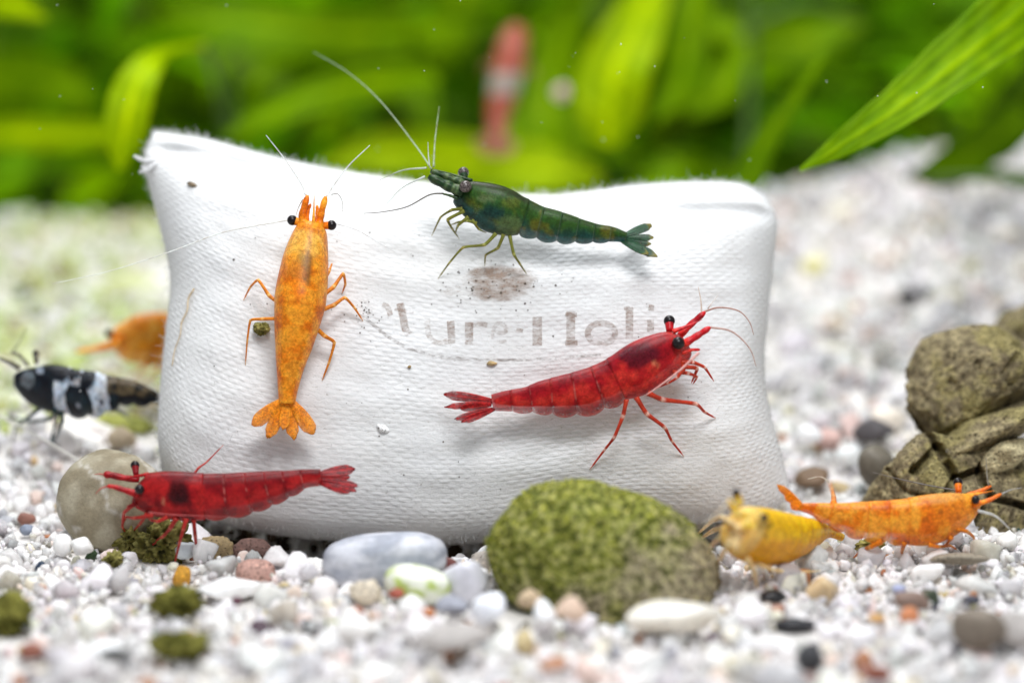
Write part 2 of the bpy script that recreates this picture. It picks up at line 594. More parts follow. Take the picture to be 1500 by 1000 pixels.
def build_gravel():
    rng = np.random.default_rng(3)
    protos = {}
    for lod in (2, 3):
        V, F = ICO[lod]
        L = []
        for k in range(16):
            r = planes_radius(V, rng, int(rng.integers(6, 12)), rng.uniform(10, 34), 1.5)
            L.append(V * r[:, None])
        protos[lod] = (L, F)
    vs, fs, cs, sm = [], [], [], []
    off = 0

    K = np.array(KEEP)

    def put(x, y, z, r, lod, col):
        nonlocal off
        # named stones lie on top: no grain heaps up over them
        dy = y - K[:, 1]
        hid = (np.abs(x - K[:, 0]) < K[:, 3] * 0.9 + r * 0.4) & (dy < K[:, 5] * 0.6) & (dy > -K[:, 5] - 0.28) & (z + r > K[:, 2] - 0.38 * K[:, 4] + np.clip(dy, -1, 0) * 0.25)
        if hid.any():
            return
        L, F = protos[lod]
        P = L[int(rng.integers(0, len(L)))]
        q = rng.normal(size=4)
        q /= np.linalg.norm(q)
        w, a, b_, c = q
        R = np.array([[1 - 2 * (b_ * b_ + c * c), 2 * (a * b_ - w * c), 2 * (a * c + w * b_)],
                      [2 * (a * b_ + w * c), 1 - 2 * (a * a + c * c), 2 * (b_ * c - w * a)],
                      [2 * (a * c - w * b_), 2 * (b_ * c + w * a), 1 - 2 * (a * a + b_ * b_)]])
        s = np.array([rng.uniform(0.9, 1.35), rng.uniform(0.75, 1.1), rng.uniform(0.65, 1.0)]) * r
        vs.append((P * s) @ R.T + np.array([x, y, z]))
        fs.append(F + off)
        tr = rng.uniform(0.1, 0.5) if (col.min() > 0.6 and rng.random() < 0.5) else 0.0
        cs.append(np.repeat(np.append(col, tr)[None, :], len(P), axis=0))
        off += len(P)
        sm.append(np.full(len(F), rng.random() > (0.45 if lod == 2 else 0.35)))

    # dense jittered rows: finer grains below, larger ones on top
    def field(y0, y1, step, r0, r1, lift, lod, keep=1.0):
        y = y0
        while y < y1:
            half = 6.1 + (y + 6) * 0.17
            x = -half
            while x < half:
                xx = x + rng.uniform(-0.5, 0.5) * step
                yy = y + rng.uniform(-0.5, 0.5) * step
                if rng.random() < keep:
                    r = r0 + (r1 - r0) * rng.random() ** 2.2
                    col = grain_colour(rng)
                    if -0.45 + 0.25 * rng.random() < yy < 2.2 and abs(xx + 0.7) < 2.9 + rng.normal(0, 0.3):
                        if rng.random() < 0.8:      # brown debris grains, their darkness also paints the shadow gap under the cushion
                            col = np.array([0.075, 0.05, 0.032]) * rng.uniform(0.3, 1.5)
                    if xx < -2.4 and yy > 2.5:      # algae film on the far left gravel
                        col = col * (1 - 0.75 * np.array([0.30, 0.20, 0.55]) * min(1.0, (-2.4 - xx) / 1.5) * rng.random() * 2)
                    if yy > 3:
                        col = col * 0.9  # far grains darkened in colour to offset the strong lamp light there
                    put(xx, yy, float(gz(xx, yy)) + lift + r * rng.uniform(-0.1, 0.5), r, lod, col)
                x += step
            y += step
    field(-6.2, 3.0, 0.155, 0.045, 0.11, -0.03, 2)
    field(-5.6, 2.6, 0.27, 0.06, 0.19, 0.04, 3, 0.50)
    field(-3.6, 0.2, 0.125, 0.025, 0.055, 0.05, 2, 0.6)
    field(3.0, 16.5, 0.21, 0.06, 0.15, -0.02, 2)
    field(2.6, 14.0, 0.5, 0.10, 0.22, 0.04, 2, 0.30)
    V = np.concatenate(vs)
    F = np.concatenate(fs)
    C = np.concatenate(cs)
    me = bpy.data.meshes.new('gravel')
    me.vertices.add(len(V))
    me.vertices.foreach_set('co', V.astype(np.float32).ravel())
    me.loops.add(len(F) * 3)
    me.loops.foreach_set('vertex_index', F.astype(np.int32).ravel())
    me.polygons.add(len(F))
    me.polygons.foreach_set('loop_start', np.arange(0, len(F) * 3, 3, dtype=np.int32))
    me.polygons.foreach_set('use_smooth', np.concatenate(sm))
    me.update()
    ca = me.color_attributes.new('Col', 'FLOAT_COLOR', 'POINT')
    ca.data.foreach_set('color', C.astype(np.float32).ravel())
    me.materials.append(M_GRAVEL)
    o = bpy.data.objects.new('gravel', me)
    COL.objects.link(o)
    tag(o, 'white quartz gravel covering the aquarium floor', 'gravel', None, 'stuff')
    print('gravel tris', len(F))


KEEP = []

# tank back
mb = MB()
for p in ((-40, 40, -6), (40, 40, -6), (40, 40, 40), (-40, 40, 40), (-40, 40.6, -6), (40, 40.6, -6), (40, 40.6, 40), (-40, 40.6, 40)):
    mb.vert(p)
for f in ((0, 1, 2, 3), (5, 4, 7, 6), (1, 5, 6, 2), (4, 0, 3, 7), (3, 2, 6, 7), (4, 5, 1, 0)):
    mb.face(f)
tag(mb.build('back_wall', M_BACK, None, False), 'dark rear wall of the aquarium', None, None, 'structure')


# ------------------------------------------------------------------ the cloth cushion
TOP = [(226, 192), (300, 203), (380, 224), (450, 240), (530, 254), (620, 266), (720, 280), (800, 285), (860, 280), (930, 271), (1010, 266), (1080, 268), (1118, 284)]
BOT = [(240, 700), (270, 740), (335, 770), (440, 788), (560, 795), (650, 798), (740, 792), (850, 775), (950, 768), (1040, 766), (1110, 756), (1160, 728)]
LEF = [(240, 700), (231, 640), (235, 560), (243, 480), (249, 410), (236, 340), (219, 275), (211, 230), (226, 192)]
RIG = [(1160, 728), (1144, 660), (1128, 600), (1120, 540), (1124, 470), (1131, 400), (1138, 325), (1118, 284)]


def cloth_px(u, v):
    t = cr(TOP, u * (len(TOP) - 1))
    b_ = cr(BOT, u * (len(BOT) - 1))
    l = cr(LEF, v * (len(LEF) - 1))
    r = cr(RIG, v * (len(RIG) - 1))
    out = []
    for k in (0, 1):
        bil = BOT[0][k] * (1 - u) * (1 - v) + BOT[-1][k] * u * (1 - v) + TOP[0][k] * (1 - u) * v + TOP[-1][k] * u * v
        out.append((1 - v) * b_[k] + v * t[k] + (1 - u) * l[k] + u * r[k] - bil)
    return out


def cloth_depth(u, v, side):
    base = 35.8 + 1.15 * v
    pu = max(0.0, 1 - abs(2 * u - 1) ** 4.2) ** 0.5
    q = 2 * v - 1
    pv = max(0.0, 1 - abs(q) ** (4.2 if q > 0 else 2.7)) ** 0.55
    bul = 1.25 * pu * (0.35 + 0.65 * pv) * (1 if pv > 0 else 0)
    bul *= pv ** 0.35 if pv > 0 else 0
    # stitched hem along the top: a ridge with a crease under it
    vc = 0.90 + 0.035 * math.sin(u * 5 + 0.5)
    fade = smooth(0.0, 0.05, u) * smooth(1.0, 0.95, u)
    loc = smooth(0.48, 0.12, u) + 0.7 * smooth(0.70, 0.92, u) + 0.12
    cre = (0.16 + 0.07 * noise.noise(Vector((u * 14, 0, 0)))) * math.exp(-((v - vc) / 0.030) ** 2) * fade * loc
    hem = 0.07 * smooth(vc, vc + 0.05, v) * smooth(1.0, 0.97, v)
    w = 0.05 * fbm((u * 3.1, v * 2.3, 4.0 + side), 1.6, 3)
    # folds running in from the corners
    fold = 0.025 * math.sin((u * 9 + v * 7) * 2.2) * smooth(0.35, 0.0, u) * smooth(0.5, 0.9, v)
    fold += 0.045 * math.sin((u * 10 - v * 9) * 2.0 + 1) * smooth(0.7, 1.0, u) * smooth(0.45, 0.9, v)
    fold += 0.03 * noise.noise(Vector((u * 5 + v * 3, v * 16 - u * 3, 2.0))) + 0.012 * noise.noise(Vector((u * 30, v * 24, 5.0)))
    edge = min(1.0, 8 * min(u, 1 - u), 8 * min(v, 1 - v))
    if side > 0:
        return base - bul + cre - hem * 0.8 + (w + fold) * edge
    return base + 0.75 * bul - (w + fold) * edge * 0.6 + 0.02


NU, NV = 230, 150
GPX = np.zeros((NV + 1, NU + 1, 3))
for j in range(NV + 1):
    for i in range(NU + 1):
        # crowd the samples towards the rim
        u = 0.5 - 0.5 * math.cos(math.pi * (0.12 + 0.76 * i / NU)) / math.cos(math.pi * 0.12)
        v = 0.5 - 0.5 * math.cos(math.pi * (0.12 + 0.76 * j / NV)) / math.cos(math.pi * 0.12)
        u = min(1, max(0, u))
        v = min(1, max(0, v))
        x, y = cloth_px(u, v)
        GPX[j, i] = (x, y, cloth_depth(u, v, 1))


def cdepth(px, py):
    """depth of the cloth's front at a pixel, inverse-distance blend of the nearest samples"""
    d2 = (GPX[:, :, 0] - px) ** 2 + (GPX[:, :, 1] - py) ** 2
    k = np.argpartition(d2.ravel(), 6)[:6]
    w = 1.0 / (d2.ravel()[k] + 0.5)
    return float((GPX[:, :, 2].ravel()[k] * w).sum() / w.sum())


def build_cushion():
    root = empty('cushion', at(700, 790, 36.0), 'small white cotton cushion printed with worn brown lettering, lying on the gravel', 'cushion')
    mb = MB()
    uv = []
    idx = {}
    for side in (1, -1):
        for j in range(NV + 1):
            for i in range(NU + 1):
                rim = i in (0, NU) or j in (0, NV)
                if side < 0 and rim:
                    idx[(side, j, i)] = idx[(1, j, i)]
                    continue
                x, y, d = GPX[j, i]
                u = 0.5 - 0.5 * math.cos(math.pi * (0.12 + 0.76 * i / NU)) / math.cos(math.pi * 0.12)
                v = 0.5 - 0.5 * math.cos(math.pi * (0.12 + 0.76 * j / NV)) / math.cos(math.pi * 0.12)
                if side < 0:
                    d = cloth_depth(min(1, max(0, u)), min(1, max(0, v)), -1)
                    # the back keeps the real width of the front instead of widening with distance
                    p = at(x, y, 36.0)
                    p = p + FWD * (d - 36.0)
                else:
                    p = at(x, y, d)
                idx[(side, j, i)] = mb.vert(p)
                uv.append((u, v * 0.62))
    for j in range(NV):
        for i in range(NU):
            a = [idx[(1, j, i)], idx[(1, j, i + 1)], idx[(1, j + 1, i + 1)], idx[(1, j + 1, i)]]
            mb.face(a)
            b_ = [idx[(-1, j, i)], idx[(-1, j + 1, i)], idx[(-1, j + 1, i + 1)], idx[(-1, j, i + 1)]]
            if len(set(b_)) == 4:
                mb.face(b_)
    # UV v was scaled to keep threads square; weave counts are set in the material
    uv2 = [(a, b_ / 0.62) for a, b_ in uv]
    mb.build('cover', M_CLOTH, root, True, uv2)

    # loose fibres along the rim and over the face
    R = random.Random(11)
    mb = MB()

    def fibre(p, dirv, L, r):
        pts = []
        bend = Vector((R.uniform(-1, 1), R.uniform(-1, 1), R.uniform(-1, 1))) * 0.7
        for k in range(5):
            t = k / 4
            pts.append(p + dirv * (L * t) + bend * (L * t * t * 0.6))
        mb.tube(pts, [r * (1 - 0.5 * k / 4) for k in range(5)], [(1, 1, 1)] * 5, 3)
    for n in range(3200):
        e = R.random()
        if e < 0.40:
            i, j = R.randint(0, NU), NV - R.randint(0, 2)
            dv = UPV
        elif e < 0.68:
            i, j = R.randint(0, NU), R.randint(0, 8)
            dv = -UPV
        elif e < 0.82:
            i, j = R.randint(0, 2), R.randint(0, NV)
            dv = -RGT
        elif e < 0.92:
            i, j = NU - R.randint(0, 2), R.randint(0, NV)
            dv = RGT
        else:
            i, j = R.randint(5, NU - 5), R.randint(3, int(NV * 0.5))
            dv = -FWD
        x, y, d = GPX[j, i]
        dv = (dv + Vector((R.uniform(-1, 1), R.uniform(-1, 0.4), R.uniform(-1, 1))) * 0.9).normalized()
        fibre(at(x, y, d), dv, R.uniform(0.02, 0.075) * (1.7 if R.random() < 0.12 else 1), R.uniform(0.0018, 0.004))
    o = mb.build('loose_fibres', M_FIBRE, root)
    o['kind'] = 'stuff'
    # frayed corner of the hem
    for k, (x0, y0, x1, y1) in enumerate(((224, 236, 197, 229), (226, 242, 205, 252), (222, 248, 208, 244))):
        mb = MB()
        d = cdepth(x0, y0)
        pts = [at(x0 + 14, y0, d + 0.02), at(x0, y0, d - 0.03), at(lerp(x0, x1, .5), lerp(y0, y1, .5) + 3, d - 0.05), at(x1, y1, d)]
        pts = [Vector(p) for p in catmull([tuple(p) for p in pts], 12)]
        mb.tube(pts, [cm(5.5 * (1 - 0.5 * i / 11)) * (1 + 0.2 * math.sin(i * 2.3 + k)) for i in range(12)], [(1, 1, 1)] * 12, 8)
        mb.build('frayed_thread', M_CLOTH2, root)

    # printed letters: strokes laid on the cloth, a hair proud of it
    def stroke(mb, pts, wd, dens=1.0, lift=0.006):
        """band of width wd px along pixel points"""
        P = catmull(pts, max(6, int(len(pts) * 7)))
        rows = []
        for i, p in enumerate(P):
            a = P[max(0, i - 1)]
            b_ = P[min(len(P) - 1, i + 1)]
            tx, ty = b_[0] - a[0], b_[1] - a[1]
            l = math.hypot(tx, ty) or 1
            nx_, ny_ = -ty / l, tx / l
            row = []
            for k in range(5):
                o_ = (k / 4 - 0.5) * wd
                x, y = p[0] + nx_ * o_, p[1] + ny_ * o_
                row.append(mb.vert(at(x, y, cdepth(x, y) - lift), (dens,) * 3))
            rows.append(row)
        for i in range(len(rows) - 1):
            for k in range(4):
                mb.face((rows[i][k], rows[i + 1][k], rows[i + 1][k + 1], rows[i][k + 1]))

    def ell(cx, cy, rx, ry, a0=0, a1=360, n=14):
        return [(cx + rx * math.cos(math.radians(lerp(a0, a1, i / n))), cy + ry * math.sin(math.radians(lerp(a0, a1, i / n)))) for i in range(n + 1)]
    letters = [
        ('a', [([(536, 440), (542, 446), (541, 466)], 8, 0.78), (ell(533, 460, 8, 9), 5, 0.72)]),
        ('t', [([(586, 444), (590, 462), (594, 482), (600, 490)], 11, 0.98), ([(560, 446), (568, 450), (572, 462)], 8, 0.95), ([(578, 452), (606, 458)], 5, 0.85)]),
        ('u', [([(626, 466), (627, 486), (634, 499), (648, 502), (660, 496)], 8, 0.92), ([(660, 470), (661, 486), (662, 503)], 11, 1.0)]),
        ('r', [([(687, 472), (687, 489), (687, 505)], 12, 1.08), ([(690, 477), (702, 474), (714, 476)], 7, 0.98)]),
        ('e', [([(722, 488), (740, 486), (738, 476), (728, 474), (722, 488), (726, 500), (742, 500)], 6, 0.86), ([(756, 482), (766, 485)], 6, 0.95)]),
        ('H', [([(787, 464), (787, 484), (787, 506)], 14, 1.0), ([(836, 456), (836, 478), (836, 504)], 13, 0.9), ([(828, 461), (845, 461)], 6, 1.02), ([(828, 502), (846, 502)], 8, 1.1), ([(796, 484), (828, 482)], 5, 0.72)]),
        ('o', [(ell(881, 488, 20, 15, 20, 380), 9, 0.96)]),
        ('l', [([(922, 450), (922, 470), (922, 496)], 11, 1.0), ([(914, 452), (922, 450)], 5, 0.95)]),
        ('i', [([(953, 468), (953, 478), (953, 486)], 10, 1.0)]),
        ('i dot', [([(950, 450), (958, 451)], 9, 1.1)]),
    ]
    for nm, st in letters:
        mb = MB()
        for pts, wd, dn in st:
            stroke(mb, pts, wd, dn * 1.03)
        o = mb.build('letter', M_INK, root, False)
        o['label'] = 'worn brown letter ' + nm + ' printed on the cloth'
    mb = MB()
    stroke(mb, [(528, 462), (545, 474), (570, 494), (600, 510), (640, 521), (690, 526), (750, 527), (820, 524), (880, 520)], 4.5, 0.88)
    mb.build('printed_arc', M_INKD, root, False)
    # round smudged emblem above the lettering
    mb = MB()
    rows = []
    for i in range(15):
        t = i / 14
        y = lerp(384, 448, t)
        hw = 66 * math.sqrt(max(0.02, 1 - (2 * t - 1) ** 2)) * (1 - 0.25 * max(0, t - 0.5))
        row = []
        for k in range(23):
            s = k / 22 * 2 - 1
            x = 726 + s * hw + (1 - t) * 4
            rr = math.sqrt(s * s)
            den = (1.36 - 0.26 * t) * (1 - 0.45 * rr ** 3) * (0.97 if 0.1 < t < 0.9 else 0.6)
            row.append(mb.vert(at(x, y, cdepth(x, y) - 0.006), (den,) * 3))
        rows.append(row)
    for i in range(14):
        for k in range(22):
            mb.face((rows[i][k], rows[i + 1][k], rows[i + 1][k + 1], rows[i][k + 1]))
    stroke(mb, [(652, 432), (662, 426), (674, 420)], 12, 0.95)
    mb.build('printed_emblem', M_EMBLEM, root, False)
    return root


M_CLOTH2, nt, b = mat('cotton_thread')
b.inputs['Base Color'].default_value = (0.82, 0.82, 0.82, 1)
b.inputs['Roughness'].default_value = 0.95
n1 = N(nt, 'ShaderNodeTexNoise', i_Scale=40.0, i_Detail=4.0)
bm_ = N(nt, 'ShaderNodeBump', i_Strength=0.7, i_Distance=0.03)
nt.links.new(n1.outputs['Fac'], bm_.inputs['Height'])
nt.links.new(bm_.outputs[0], b.inputs['Normal'])
build_cushion()


# ------------------------------------------------------------------ stones
def stone(name, label, cat, px, py, rx, ry, col, m=None, rd=None, d=None, rot=0.0, seed=0, n=14, sharp=7, rough=0.0, freq=3.0,
          lod=4, group=None, colf=None, parent=None, sup=None, sink=0.8, carve=()):
    """rounded stone; rx, ry half sizes in photo pixels at its own distance"""
    if d is None:
        d = gdepth(px, min(1040, py + ry * sink))
        d += (rd or rx) * KPX * d * 0.35
    V, F = ICO[lod]
    rng = np.random.default_rng(seed + 100)
    if sup:
        e = sup
        r = (np.abs(V) ** e).sum(axis=1) ** (-1 / e)
    else:
        r = planes_radius(V, rng, n, sharp)
        ext = np.abs(V * r[:, None]).max(axis=0)
        r = r / ext.mean()
    k = KPX * d
    a, b_, c = rx * k, ry * k, (rd or (rx + ry) * 0.5) * k
    ca, sa = math.cos(rot), math.sin(rot)
    C = at(px, py, d)
    mb = MB()
    if parent is None:
        KEEP.append((C.x, C.y, C.z, a, b_, c))
    for v, rr in zip(V, r):
        q = Vector(v) * float(rr)
        if rough:
            q += Vector(v) * rough * noise.fractal(Vector(v) * freq + Vector((seed * 3.1, 0, 0)), 0.8, 2.1, 5, noise_basis='PERLIN_ORIGINAL')
        if lod >= 6:
            pit = noise.fractal(q * 16 + Vector((seed, 0, 0)), 0.6, 2.0, 3)
            q *= 1 + 0.011 * pit - 0.02 * smooth(0.25, 0.6, pit)
        x, y, z = q.x * a, q.z * b_, q.y * c
        x, y = x * ca - y * sa, x * sa + y * ca
        p = C + RGT * x + UPV * y + FWD * z
        for line, wd, dp in carve:
            if z < 0.3 * c:
                w_ = p - CAMP
                dd = w_.dot(FWD)
                X_, Y_p = 750 + w_.dot(RGT) / dd / KPX, 500 - w_.dot(UPV) / dd / KPX
                X_ += 5 * noise.noise(p * 3)
                Y_p += 5 * noise.noise(p * 3 + Vector((7, 0, 0)))
                best = 1e9
                for (x0, y0), (x1, y1) in zip(line, line[1:]):
                    ll = (x1 - x0) ** 2 + (y1 - y0) ** 2
                    tt = max(0, min(1, ((X_ - x0) * (x1 - x0) + (Y_p - y0) * (y1 - y0)) / ll))
                    best = min(best, math.hypot(X_ - x0 - tt * (x1 - x0), Y_p - y0 - tt * (y1 - y0)))
                if best < wd:
                    p = p + FWD * (dp * (1 - best / wd) ** 0.5)
        cc = colf(q, p) if colf else col
        j = 1 + 0.10 * noise.noise(Vector(v) * 2.3 + Vector((seed, 0, 0)))
        mb.vert(p, tuple(min(1, max(0.005, t * j)) for t in cc))
    for f in F:
        mb.face([int(t) for t in f])
    o = mb.build(name, m or M_PEBBLE, parent)
    # origin at the stone itself
    if parent is None:
        o.data.transform(Matrix.Translation(-C))
        o.location = C
        tag(o, label, cat, group)
    return o


def mix3(a, b_, t):
    return tuple(x + (y - x) * t for x, y in zip(a, b_))


def mossy_col(q, p):
    n_ = noise.fractal(p * 2.2, 1.0, 2.0, 4)
    n2_ = noise.fractal(p * 15.0 + Vector((5, 1, 2)), 0.6, 2.0, 4)
    stone_c = mix3((0.27, 0.22, 0.14), (0.44, 0.38, 0.26), smooth(-0.3, 0.3, n2_))
    moss = mix3((0.085, 0.115, 0.008), (0.30, 0.31, 0.05), smooth(-0.4, 0.4, n2_))
    cov = smooth(0.35, -0.45, q.x - 0.30 - 0.45 * q.z + 0.7 * n_ + 0.3 * n2_) * 0.95
    c = mix3(stone_c, moss, min(1, cov))
    if n2_ < -0.3:
        c = mix3(c, (0.045, 0.045, 0.012), 0.7)
    if n2_ > 0.3:
        c = mix3(c, (0.40, 0.38, 0.17), 0.6)
    return c


stone('mossy_stone', 'round stone furred with green moss, in front of the cushion', 'stone', 886, 828, 172, 116, (1, 1, 1), M_MOSSY, rd=115, d=33.2,
      rot=-0.3, seed=3, sup=2.15, rough=0.045, freq=1.6, lod=7, colf=mossy_col)
MS = bpy.data.objects['mossy_stone']
R = random.Random(77)
mb = MB()
vs_ = MS.data.vertices
cl_ = MS.data.color_attributes['Col'].data
for n_ in range(15000):
    k_ = R.randrange(len(vs_))
    v_ = vs_[k_]
    p_ = MS.matrix_world @ v_.co if False else v_.co + MS.location
    if v_.normal.dot(FWD) > 0.45:
        continue
    c_ = cl_[k_].color
    if c_[1] < c_[0] * 1.02:      # bare stone
        if R.random() < 0.85:
            continue
    if noise.noise(p_ * 5) < -0.15 + R.uniform(-0.1, 0.1):
        continue
    L_ = R.uniform(0.015, 0.045)
    d_ = (v_.normal + Vector((R.uniform(-1, 1), R.uniform(-1, 1), R.uniform(-1, 1))) * 0.8).normalized()
    s_ = d_.orthogonal().normalized() * L_ * 0.3
    s2_ = d_.cross(s_)
    g_ = R.uniform(0.7, 1.7)
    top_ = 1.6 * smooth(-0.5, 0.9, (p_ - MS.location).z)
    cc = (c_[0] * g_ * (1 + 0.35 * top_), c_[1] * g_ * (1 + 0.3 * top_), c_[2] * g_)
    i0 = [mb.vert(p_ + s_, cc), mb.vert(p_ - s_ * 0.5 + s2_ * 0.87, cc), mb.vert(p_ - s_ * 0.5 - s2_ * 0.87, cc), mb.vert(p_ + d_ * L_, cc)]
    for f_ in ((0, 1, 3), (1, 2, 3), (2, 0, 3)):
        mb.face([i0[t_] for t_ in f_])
o = mb.build('moss', M_MOSSY)
o.parent = MS
o.matrix_parent_inverse = Matrix.Translation(-MS.location)
o['kind'] = 'stuff'


def tan_col(q, p):
    n_ = noise.fractal(p * 3.0, 1.0, 2.0, 4)
    c = mix3((0.25, 0.21, 0.14), (0.38, 0.34, 0.25), smooth(-0.4, 0.4, n_))
    # pale veins running across
    v = abs(math.sin(q.x * 2.2 + q.z * 3.2 + 0.8 * n_))
    if v < 0.18:
        c = mix3(c, (0.66, 0.63, 0.58), 0.6 * (1 - v / 0.18))
    return c


stone('tan_stone', 'smooth tan stone with pale veins behind the dark red shrimp', 'stone', 170, 738, 84, 92, (1, 1, 1), M_TAN, rd=70, d=35.3,
      rot=-0.35, seed=8, n=22, sharp=8, rough=0.03, freq=2.0, lod=5, colf=tan_col)


def grey_col(q, p):
    n_ = noise.fractal(Vector((p.x * 2.5, p.y * 2.5, p.z * 5)), 1.0, 2.0, 4)
    return mix3((0.34, 0.36, 0.42), (0.58, 0.59, 0.64), smooth(-0.35, 0.35, n_))


stone('grey_pebble', 'long smooth blue-grey pebble under the cushion edge', 'pebble', 564, 820, 92, 40, (1, 1, 1), M_PEBBLE, rd=55, d=33.75,
      rot=0.07, seed=5, sup=2.7, rough=0.02, freq=2, lod=5, colf=grey_col)


def greenish(q, p):
    n_ = noise.fractal(p * 7, 1.0, 2.0, 3)
    return mix3((0.78, 0.80, 0.70), (0.45, 0.55, 0.14), smooth(0.12, 0.4, n_))


P = 'pebble'
